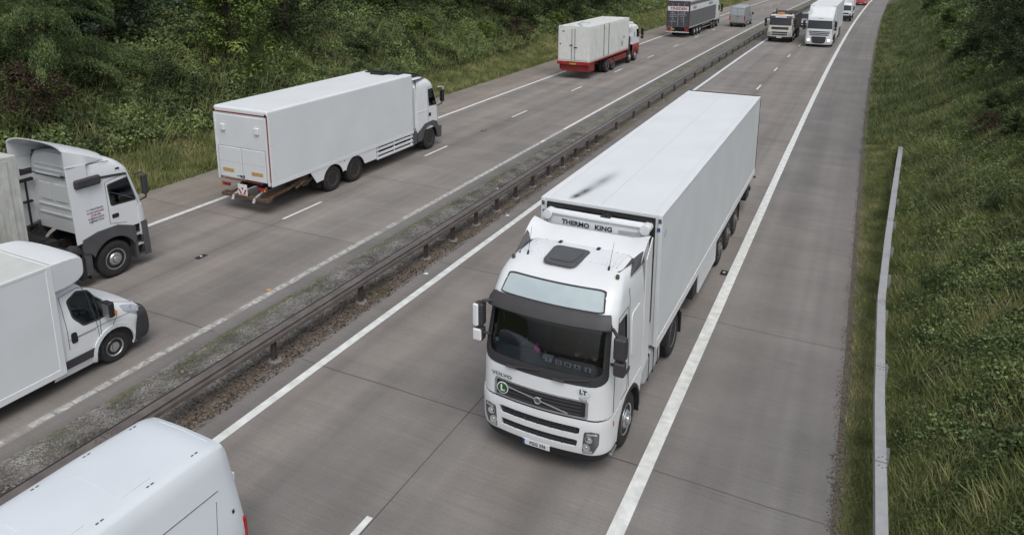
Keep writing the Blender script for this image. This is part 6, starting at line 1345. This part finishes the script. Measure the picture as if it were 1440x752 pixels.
def white_truck():
    t = thing('light_lorry', 'small white lorry with a dark bumper half hidden behind the lit-headlamp lorry', 'lorry', W(-4.35, 110.2, 0), math.pi - head(110))
    c = Cab([(.35, 1.0, -.05, .2, .05), (.6, 1.08, 0, .2, .05), (1.5, 1.1, -.05, .2, .05), (2.3, 1.02, -.32, .2, .05), (2.45, .95, -.45, .25, .05)], -1.7); S = c.S
    build_cab(t, c, WHITE, .8, 2.45, [], False); mb = MB(); S.patch(mb, c.front(rct(-.95, 1.5, .95, 2.2)), .01, .02); obj('windscreen', mb, GLD, t)
    mb = MB(); S.patch(mb, [(-1.9, .35), (1.9, .35), (1.9, .85), (-1.9, .85)], .03, .06); obj('bumper', mb, BLK, t, .01)
    mb = MB(); S.patch(mb, c.front(rct(-.7, 1.0, .7, 1.2)), .012, .02); obj('grille', mb, DKP, t)
    for s in (1, -1): mb = MB(); S.patch(mb, c.front(rct(*sorted((s * .75, s * 1.0))[:1], .9, sorted((s * .75, s * 1.0))[1], 1.1)), .03, .02); obj('headlight', mb, LAMPG, t); mirror_big(t, s * 1.28, -.1, 1.6, 2.1, s, BLK, .2, True, False, 1.0)
    bx('box_body', WHITE2, t, -1.15, 1.15, -7.4, -1.9, 1.0, 3.3, .03); bx('head_board', WHITE, t, -1.0, 1.0, -1.9, -1.1, 2.4, 3.2, .15)
    rigid_frame(t, -.4, -7.2); axle(t, 1.05, -1.1, 'front', .42); axle(t, 1.05, -5.6, 'rear', .42, True)
white_truck()

# ================================================================== vans and cars: bodies from cross sections
class Body:
    """sections along y: (y, half width low, z low, half width belt, z belt, half width roof, z roof, crown)"""
    def __init__(s, secs, tight=False): s.tight = tight; s.k = sorted(secs); s.S = Surf(s.pt, .12, .06); s.S.sg = -1
    def prof(s, y):
        wb, zb, wl, zl, wr, zr, cr = lerpk(s.k, y)
        zr2 = max(zr, zl + .02)
        h = zr2 - zl
        if s.tight: return [(0, zr2 + cr), (wr * .55, zr2 + cr * .72), (wr * .90, zr2 + cr * .2), (wr * .985, zr2 - .004), (wr + .012, zr2 - .05), (wl * .5 + wr * .5 + .02, zl + (zr2 - zl) * .45), (wl, zl), (wl, zl * .6 + zb * .4), (wb, zb + .08), (wb - .05, zb)]
        return [(0, zr2 + cr), (wr * .55, zr2 + cr * .72), (wr * .86, zr2 + cr * .25), (wr * .965, zr2 - min(.03, h * .2)), (wr, zr2 - min(.09, h * .45)), (wl * .5 + wr * .5 + .01, zl + (zr2 - zl) * .45), (wl, zl), (wl * 1.0, zl * .6 + zb * .4), (wb, zb + .08), (wb - .05, zb)]
    V = [0, .15, .27, .33, .38, .52, .68, .82, .95, 1.0]
    def pt(s, u, v):
        p = s.prof(u); a = min(1, abs(v)); sg = -1 if v < 0 else 1
        for i in range(9):
            if a <= s.V[i + 1] + 1e-9:
                t = (a - s.V[i]) / (s.V[i + 1] - s.V[i]); return (sg * (p[i][0] + (p[i + 1][0] - p[i][0]) * t), u, p[i][1] + (p[i + 1][1] - p[i][1]) * t)
    def v(s, y, z, sg=1):
        p = s.prof(y)
        for i in range(9):
            if p[i][1] >= z >= p[i + 1][1]:
                t = (p[i][1] - z) / max(1e-6, p[i][1] - p[i + 1][1]); return sg * (s.V[i] + (s.V[i + 1] - s.V[i]) * t)
        return sg * 1.0
    def side(s, poly, sg=1): return [(y, s.v(y, z, sg)) for y, z in dens(poly, .1, .08)]
    def build(s, name, parent, m, holes=(), caps=(True, True), y0=None, y1=None, extra=None):
        y0 = s.k[0][0] if y0 is None else y0; y1 = s.k[-1][0] if y1 is None else y1
        mb = MB(); s.S.skin(mb, [(y0, -1), (y1, -1), (y1, 1), (y0, 1)], holes)
        for y, c in ((y0, caps[0]), (y1, caps[1])):
            if c:
                ring = [s.pt(y, v) for v in frange(-1, 1, .04)]; mb.add(ring, [tuple(range(len(ring)))])
        o = obj(name, mb, m, parent, ang=40)
        bm = bmesh.new(); bm.from_mesh(o.data); bmesh.ops.remove_doubles(bm, verts=bm.verts, dist=.0015); bmesh.ops.recalc_face_normals(bm, faces=bm.faces); bm.to_mesh(o.data); bm.free(); o.data.set_sharp_from_angle(angle=R(40)); return o

# ------------------------------------------------ luton-bodied van in the near lane of the far carriageway
FX, FS = -15.45, 10.15
def luton_van():
    t = thing('luton_van', 'white box van with a dark front bumper, nearest the median at the left edge', 'van', W(FX, FS, 0), 0)
    hb = .98
    B = Body([(0, .80, .30, .86, .62, .78, .80, .04), (-.10, .92, .25, .95, .70, .84, .98, .06), (-.28, .97, .24, .98, .82, .86, 1.14, .06), (-.62, .99, .24, 1.0, .95, .88, 1.30, .06), (-.95, 1.0, .24, 1.0, 1.10, .84, 1.44, .06), (-1.28, 1.0, .24, 1.0, 1.20, .82, 1.90, .06), (-1.50, 1.0, .24, 1.0, 1.23, .82, 2.08, .05), (-1.8, 1.0, .24, 1.0, 1.25, .83, 2.15, .05), (-2.3, 1.0, .24, 1.0, 1.25, .84, 2.17, .05)])
    win = [(-.84, 1.27), (-1.15, 1.22), (-1.54, 1.24), (-1.72, 1.48), (-1.76, 1.82), (-1.52, 1.93), (-1.27, 1.82)]
    wv = lambda g: rnd(g, .18, 3)
    archp = [( -.92 + .46 * math.cos(a), .36 + .47 * math.sin(a)) for a in frange(-.3, math.pi + .3, .25)]
    hol = [B.side(wv(win), s) for s in (1, -1)] + [B.side(archp, s) for s in (1, -1)]
    wsc = [(-.98, -.30), (-.98, .30), (-1.36, .29), (-1.36, -.29)]; hol.append(dens(wsc, .1, .05))
    B.build('cab_body', t, WHITE, hol, (False, True))
    mb = MB(); B.S.patch(mb, dens(wsc, .1, .05), -.01, .008); obj('windscreen', mb, GLC, t)
    for s in (1, -1):
        mb = MB(); B.S.patch(mb, B.side(wv(win), s), -.012, .006); obj('side_window', mb, GLC, t)
        big = [(-.77, 1.23), (-1.15, 1.18), (-1.57, 1.20), (-1.76, 1.46), (-1.80, 1.85), (-1.53, 1.97), (-1.23, 1.85)]
        mb = MB(); B.S.patch(mb, B.side(wv(big), s), .003, .012, [B.side(wv(win), s)]); obj('window_seal', mb, BLACKV, t)
        mb = MB(); B.S.line(mb, B.side([(-1.0, .32), (-1.02, .78), (-.76, 1.15), (-1.22, 1.88), (-1.50, 2.02), (-1.92, 1.98), (-1.92, .32)], s)[:-14], .006); B.S.line(mb, B.side([(-.3, .98), (-1.0, 1.05), (-1.92, 1.02)], s)[:22], .005); obj('door_gap', mb, GAP, t)
        mb = MB(); B.S.patch(mb, B.side(rnd([(-1.72, .92), (-1.86, .92), (-1.86, 1.16), (-1.74, 1.16)], .3), s), .012, .02); obj('door_handle', mb, BLK, t, .006)
        mb = MB(); B.S.patch(mb, B.side(rct(-2.05, .42, -1.32, .60), s), .02, .03); obj('side_moulding', mb, DKP, t, .006)
        o_ = [(-.92 + .54 * math.cos(a), .36 + .56 * math.sin(a)) for a in frange(-.15, math.pi + .15, .25)]
        mb = MB(); B.S.patch(mb, B.side(o_ + archp[::-1], s), .03, .05); obj('wheel_arch', mb, WHITE, t, .01)
        mb = MB(); mb.prism([(-.92 + .50 * math.cos(a), .36 + .52 * math.sin(a)) for a in frange(-.3, math.pi + .3, .25)], *(sorted((s * .55, s * .93)))); obj('wheel_well', mb, BLK, t)
        mb = MB(); B.S.patch(mb, B.side(rnd([(-.10, .84), (-.22, .80), (-.62, 1.10), (-.66, 1.24), (-.30, 1.10)], .2), s), .012, .02); h = obj('headlight', mb, LAMPG, t, .004)
        for y in (-.25, -.45): p = B.S.P(y, B.v(y, 1.0 if y > -.3 else 1.1, s), .014); mb = MB(); mb.lathe([(0, .06), (.008, .055), (.009, .001)], p, 'z', 12); obj('reflector', mb, ALU, h)
        mb = MB(); mb.box(*(sorted((s * 1.0, s * 1.28))), -1.14, -1.0, 1.22, 1.58); mr_ = obj('wing_mirror', mb, BLK, t, .05, 3); bx('mirror_glass', ALU, mr_, *(sorted((s * 1.05, s * 1.25))), -1.147, -1.142, 1.26, 1.54, 0)
        mb = MB(); mb.box(*(sorted((s * 1.08, s * 1.28))), -1.02, -.97, 1.24, 1.34); obj('mirror_indicator', mb, AMB, mr_, .01)
        wheel(t, s * .975, -.92, .355, .23, 'car', s); wheel(t, s * 1.0, -5.0, .355, .25, 'car', s)
    # dark bumper
    NB = Body([(.05, .66, .28, .80, .5, .72, .86, .02), (0, .90, .24, .94, .62, .86, .93, .02), (-.14, .985, .24, 1.0, .7, .96, .98, .02), (-.50, 1.02, .24, 1.03, .7, 1.02, .98, .0)])
    mb = MB(); NB.S.skin(mb, [(-.30, .33), (.03, .2), (.03, 1), (-.47, 1)]); NB.S.skin(mb, [(-.47, -1), (.03, -1), (.03, -.2), (-.30, -.33)]); ring = [NB.pt(.03, v) for v in frange(-1, 1, .05)]; mb.add(ring, [tuple(range(len(ring)))]); obj('front_bumper', mb, DKP, t, ang=50)
    mb = MB(); B.S.patch(mb, [(-.97, -.29), (-.90, -.29), (-.90, .29), (-.97, .29)], .006, .01); obj('scuttle', mb, BLK, t)
    mb = MB()
    for s in (1, -1): B.S.line(mb, [(-.30, s * .30), (-.9, s * .30)], .006)
    B.S.line(mb, [(-.30, -.30), (-.30, .30)], .006); obj('bonnet_gap', mb, GAP, t)
    cab_inside(t, .40, -1.85, -.95, 1.12, .84)
    mb = MB(); mb.box(-.9, .9, -2.2, -.5, .3, .62); obj('cab_floor', mb, BLK, t)
    # box and rounded pod over the cab
    y0, y1, hw, z0, zt = -2.08, -6.3, 1.05, .42, 2.80
    b = bx('box_body', WHITE2, t, -hw, hw, y1, y0, z0, zt, .02)
    bx('roof_panel', ROOFG, b, -hw + .06, hw - .06, y1 + .06, y0 - .04, zt + .002, zt + .006, 0)
    mb = MB()
    for s in (1, -1): mb.box(*(sorted((s * (hw - .055), s * (hw + .008)))), y1, y0 + .01, zt - .05, zt + .012); mb.box(*(sorted((s * (hw - .01), s * (hw + .012)))), y1, y0 + .01, z0 - .05, z0 + .10); mb.box(*(sorted((s * (hw - .01), s * (hw + .010)))), y0 - .12, y0 + .01, z0, zt)
    mb.box(-hw, hw, y0 - .05, y0 + .01, zt - .03, zt + .010); obj('edge_trim', mb, WHITE, b, .01)
    mb = MB(); [mb.box(-hw + .06, hw - .06, y - .012, y + .012, zt + .0065, zt + .012) for y in (y0 - 1.2, y0 - 2.4, y0 - 3.6)]; obj('roof_bows', mb, WHITE2, b)
    def pod(a, x):
        e = (abs(x) / hw); L = .82 * (1 - .12 * e ** 4); c = .5 * (zt + 2.22); h = .5 * (zt - 2.22) + .02
        g = a; y = y0 + L * max(0, math.cos(g)) ** .75 ; z = c + h * math.copysign(abs(math.sin(g)) ** .55, math.sin(g))
        return (x * (1 - .10 * max(0, math.cos(g)) ** 2), y, z)
    mb = MB(); aa = frange(-math.pi / 2, math.pi / 2, .157); mb.grid(lambda x, a: pod(a, x), frange(-hw, hw, .1), aa); k = len(aa)
    nn = len(frange(-hw, hw, .1))
    mb.f.append(tuple(range(k))); mb.f.append(tuple(range((nn - 1) * k, nn * k))[::-1]); mb.m += [0, 0]; obj('cab_pod', mb, WHITE2, t, .03, 2, ang=50)
    for y in (-2.6, -3.6): mb = MB(); mb.cyl((hw - .02, y, .40), (hw + .01, y, .40), .03, n=8); obj('side_lamp', mb, AMB, t)
    rigid_frame(t, -.3, y1, .4, .3, .42)
    mb = MB(); mb.box(-hw + .1, hw - .1, y1 + .1, y0, .34, .42); obj('sub_frame', mb, BLK, t); return t
luton_van(); person('van driver in dark clothes at the window of the white box van', W(FX + .42, FS - 1.72, .98), 0, CLOTH)

# ------------------------------------------------ white panel van cut by the lower left corner
def panel_van():
    t = thing('panel_van', 'plain white panel van filling the lower left corner, nearest the camera', 'van', W(-8.30, 1.05, 0), math.pi)
    # rear at y = -5.15 (s = 6.2)
    Lr = -5.18
    B = Body([(Lr, .90, .42, .97, 1.0, .70, 2.12, .02), (Lr + .06, .95, .38, 1.0, 1.0, .73, 2.24, .035), (Lr + .25, .99, .35, 1.03, 1.0, .755, 2.30, .05), (Lr + 1.2, 1.0, .35, 1.035, 1.0, .765, 2.33, .06), (-2.4, 1.0, .35, 1.035, 1.0, .765, 2.33, .06), (-1.9, 1.0, .35, 1.03, 1.0, .76, 2.24, .06), (-1.1, 1.0, .35, 1.02, 1.05, .78, 1.5, .06), (-.6, .98, .35, 1.0, .95, .8, 1.2, .06), (0, .8, .4, .85, .6, .7, .8, .03)], True)
    b = B.build('body', t, VANW, [], (True, True))
    mb = MB()
    for s in (1, -1):      # pressed side panels and their seams
        B.S.line(mb, B.side([(Lr + .34, 1.75), (Lr + 2.1, 1.78)], s)[:16], .006); B.S.line(mb, B.side([(Lr + .55, 1.02), (Lr + .38, 1.72)], s)[:8], .004)
    obj('panel_seam', mb, GAP, b)
    mb = MB()
    for s in (1, -1): B.S.patch(mb, B.side(rct(Lr + .45, .95, Lr + 1.9, 1.0), s), .014, .03)
    obj('side_crease', mb, WHITE, b, .01)
    mb = MB()
    for s in (1, -1):
        for y in frange(Lr + .45, Lr + 3.2, .62): p = B.S.P(y, s * .245, .004); mb.box(p.x - .008, p.x + .008, y - .05, y - .01, p.z - .01, p.z + .004); mb.box(p.x - .008, p.x + .008, y + .015, y + .05, p.z - .01, p.z + .004)
    obj('roof_rail_mounts', mb, MGP, b)
    for y in (Lr + .10, Lr + 1.05, Lr + 1.95, Lr + 2.8):
        mb = MB(); B.S.patch(mb, rct(y, -.20, y + (.05 if y < Lr + 1 else .42), .20, .02, .03), .008, .02); obj('roof_pressing', mb, VANW, b, .008, 3)
    for s in (1, -1):
        mb = MB(); mb.prism(rnd([(Lr - .008, .55), (Lr + .07, .55), (Lr + .05, 1.12), (Lr - .005, 1.12)], .2), *(sorted((s * .90, s * .995)))); obj('tail_lamp', mb, TAIL, t, .01)
        mb = MB(); mb.box(*(sorted((s * .70, s * .78))), Lr - .05, Lr + .02, 1.62, 1.74); obj('door_hinge', mb, WHITE, t, .01)
        mb = MB(); B.S.patch(mb, B.side(rct(Lr + .16, 1.30, Lr + .20, 1.35), s), .006, .01); obj('side_catch', mb, BLK, t)
        wheel(t, s * 1.0, Lr + .95, .35, .22, 'car', s); wheel(t, s * 1.0, -.95, .35, .22, 'car', s)
        mb = MB(); B.S.patch(mb, B.side(rct(-1.95, 1.15, -1.15, 1.75), s), .006, .01); obj('side_window', mb, GLD, t)
    mb = MB(); mb.box(-.012, .012, Lr - .01, Lr + .01, .5, 2.1); obj('rear_door_gap', mb, GAP, t); bx('rear_bumper', DKP, t, -.98, .98, Lr - .1, Lr + .1, .35, .55, .04)
    mb = MB(); B.S.patch(mb, [(-1.85, -.3), (-1.15, -.3), (-1.15, .3), (-1.85, .3)], .008, .01); obj('windscreen', mb, GLD, t)
    return t
panel_van()

# ------------------------------------------------ silver van ahead
def silver_van():
    t = thing('silver_van', 'silver panel van driving away beside the grey curtain-sided lorry', 'van', W(-15.72, 101.2, 0), -head(98))
    L = -6.0
    B = Body([(L, .88, .45, .95, 1.0, .80, 2.45, .02), (L + .08, .92, .4, .98, 1.0, .84, 2.55, .03), (-2.3, .95, .4, .99, 1.0, .86, 2.60, .05), (-1.8, .95, .4, .98, 1.0, .84, 2.45, .05), (-1.05, .95, .4, .97, 1.05, .8, 1.5, .05), (-.5, .94, .4, .95, .95, .8, 1.15, .05), (0, .75, .4, .8, .6, .65, .75, .03)])
    B.build('body', t, SILV)
    mb = MB(); mb.box(-.80, .80, L - .012, L + .005, 1.5, 2.3); obj('rear_door_panel', mb, mat('pale_silver', (.50, .54, .57), .3, .3), t, .03)
    mb = MB(); mb.box(-.01, .01, L - .02, L, .55, 2.4); mb.box(.02, .2, L - .03, L - .01, 1.3, 1.36); obj('rear_door_gap', mb, GAP, t)
    bx('rear_bumper', DKP, t, -.95, .95, L - .12, L + .1, .38, .58, .04); bx('number_plate', YEL, t, -.8, -.3, L - .02, L - .01, .65, .77, 0)
    for s in (1, -1):
        mb = MB(); mb.box(*(sorted((s * .84, s * .97))), L - .01, L + .06, .85, 1.45); obj('tail_lamp', mb, TAIL, t, .01)
        wheel(t, s * .96, L + 1.1, .36, .24, 'car', s); wheel(t, s * .96, -1.0, .36, .24, 'car', s)
        mb = MB(); B.S.patch(mb, B.side(rct(-1.9, 1.2, -1.2, 1.75), s), .006, .01); obj('side_window', mb, GLD, t)
        mb = MB(); mb.box(*(sorted((s * 1.0, s * 1.22))), -1.4, -1.25, 1.3, 1.62); obj('wing_mirror', mb, BLK, t, .04); mb = MB(); B.S.patch(mb, B.side(rct(L + .3, .6, -1.3, .72), s), .015, .02); obj('side_moulding', mb, DKP, t)
silver_van()

# ------------------------------------------------ three cars
def car(name, label, x, s, rz, m, L=4.4, h=1.45, w=.88, lit=False, cat='car'):
    t = thing(name, label, cat, W(x, s, 0), rz)
    B = Body([(-L, w * .84, .35, w * .9, .7, w * .72, .85, .02), (-L + .12, w * .94, .25, w * .97, .75, w * .78, .98, .03), (-L + .6, w * .98, .22, w, .85, w * .76, 1.08 if h < 1.6 else h * .93, .03), (-L + 1.15, w * .98, .22, w, .88, w * .66, h - .04, .04), (-2.1, w * .98, .22, w, .88, w * .66, h, .04), (-1.75, w * .98, .22, w, .9, w * .68, h - .08, .04), (-1.0, w * .98, .22, w, .86, w * .78, .96, .05), (-.4, w * .95, .22, w * .97, .72, w * .78, .84, .05), (-.08, w * .86, .24, w * .9, .55, w * .72, .68, .04), (0, w * .7, .28, w * .78, .5, w * .6, .58, .02)])
    B.build('body', t, m)
    mb = MB(); B.S.patch(mb, [(-1.7, -.33), (-1.05, -.33), (-1.05, .33), (-1.7, .33)], .008, .012); obj('windscreen', mb, GLD, t)
    mb = MB(); B.S.patch(mb, [(-L + .2, -.3), (-L + .85, -.3), (-L + .85, .3), (-L + .2, .3)], .008, .012); obj('rear_window', mb, GLD, t)
    mb = MB(); mb.prism([(-.45 + .0, .42), (.45, .42), (.40, .56), (-.40, .56)], -.05, .012, 'y'); obj('grille', mb, BLK, t); bx('number_plate', WHITE2, t, -.24, .24, .0, .02, .32, .41, 0)
    for s_ in (1, -1):
        mb = MB(); B.S.patch(mb, B.side([(-1.2, .95), (-L + .9, .98), (-L + 1.2, h - .14), (-1.85, h - .14)], s_), .006, .012); obj('side_window', mb, GLD, t)
        mb = MB(); B.S.patch(mb, B.side([(-.05, .56), (-.30, .58), (-.34, .70), (-.08, .66)], s_), .012, .02); obj('headlight', mb, LIT if lit else LAMPG, t)
        bx('tail_lamp', TAIL, t, *(sorted((s_ * w * .6, s_ * w * .88))), -L - .01, -L + .06, .68, .84, .01)
        wheel(t, s_ * w * .985, -.85, .31, .2, 'car', s_); wheel(t, s_ * w * .985, -L + .85, .31, .2, 'car', s_)
        mb = MB(); mb.box(*(sorted((s_ * w * 1.0, s_ * (w + .17)))), -1.5, -1.38, .95, 1.08); obj('wing_mirror', mb, m, t, .03)
    return t
car('silver_car', 'small silver people carrier following between the tipper and the white lorry', -8.15, 98.6, math.pi - head(98), SILV, 4.2, 1.7, .86, True)
car('red_car', 'dark red car coming towards the camera at the top edge', -3.85, 147.2, math.pi - head(147), REDP, 4.3, 1.5, .92)
car('dark_car', 'dark car driving away at the very top of the far carriageway', -19.7, 162.5, -head(160), mat('dark_car_paint', (.02, .022, .026), .3, coat=.5), 4.4, 1.5, .9)
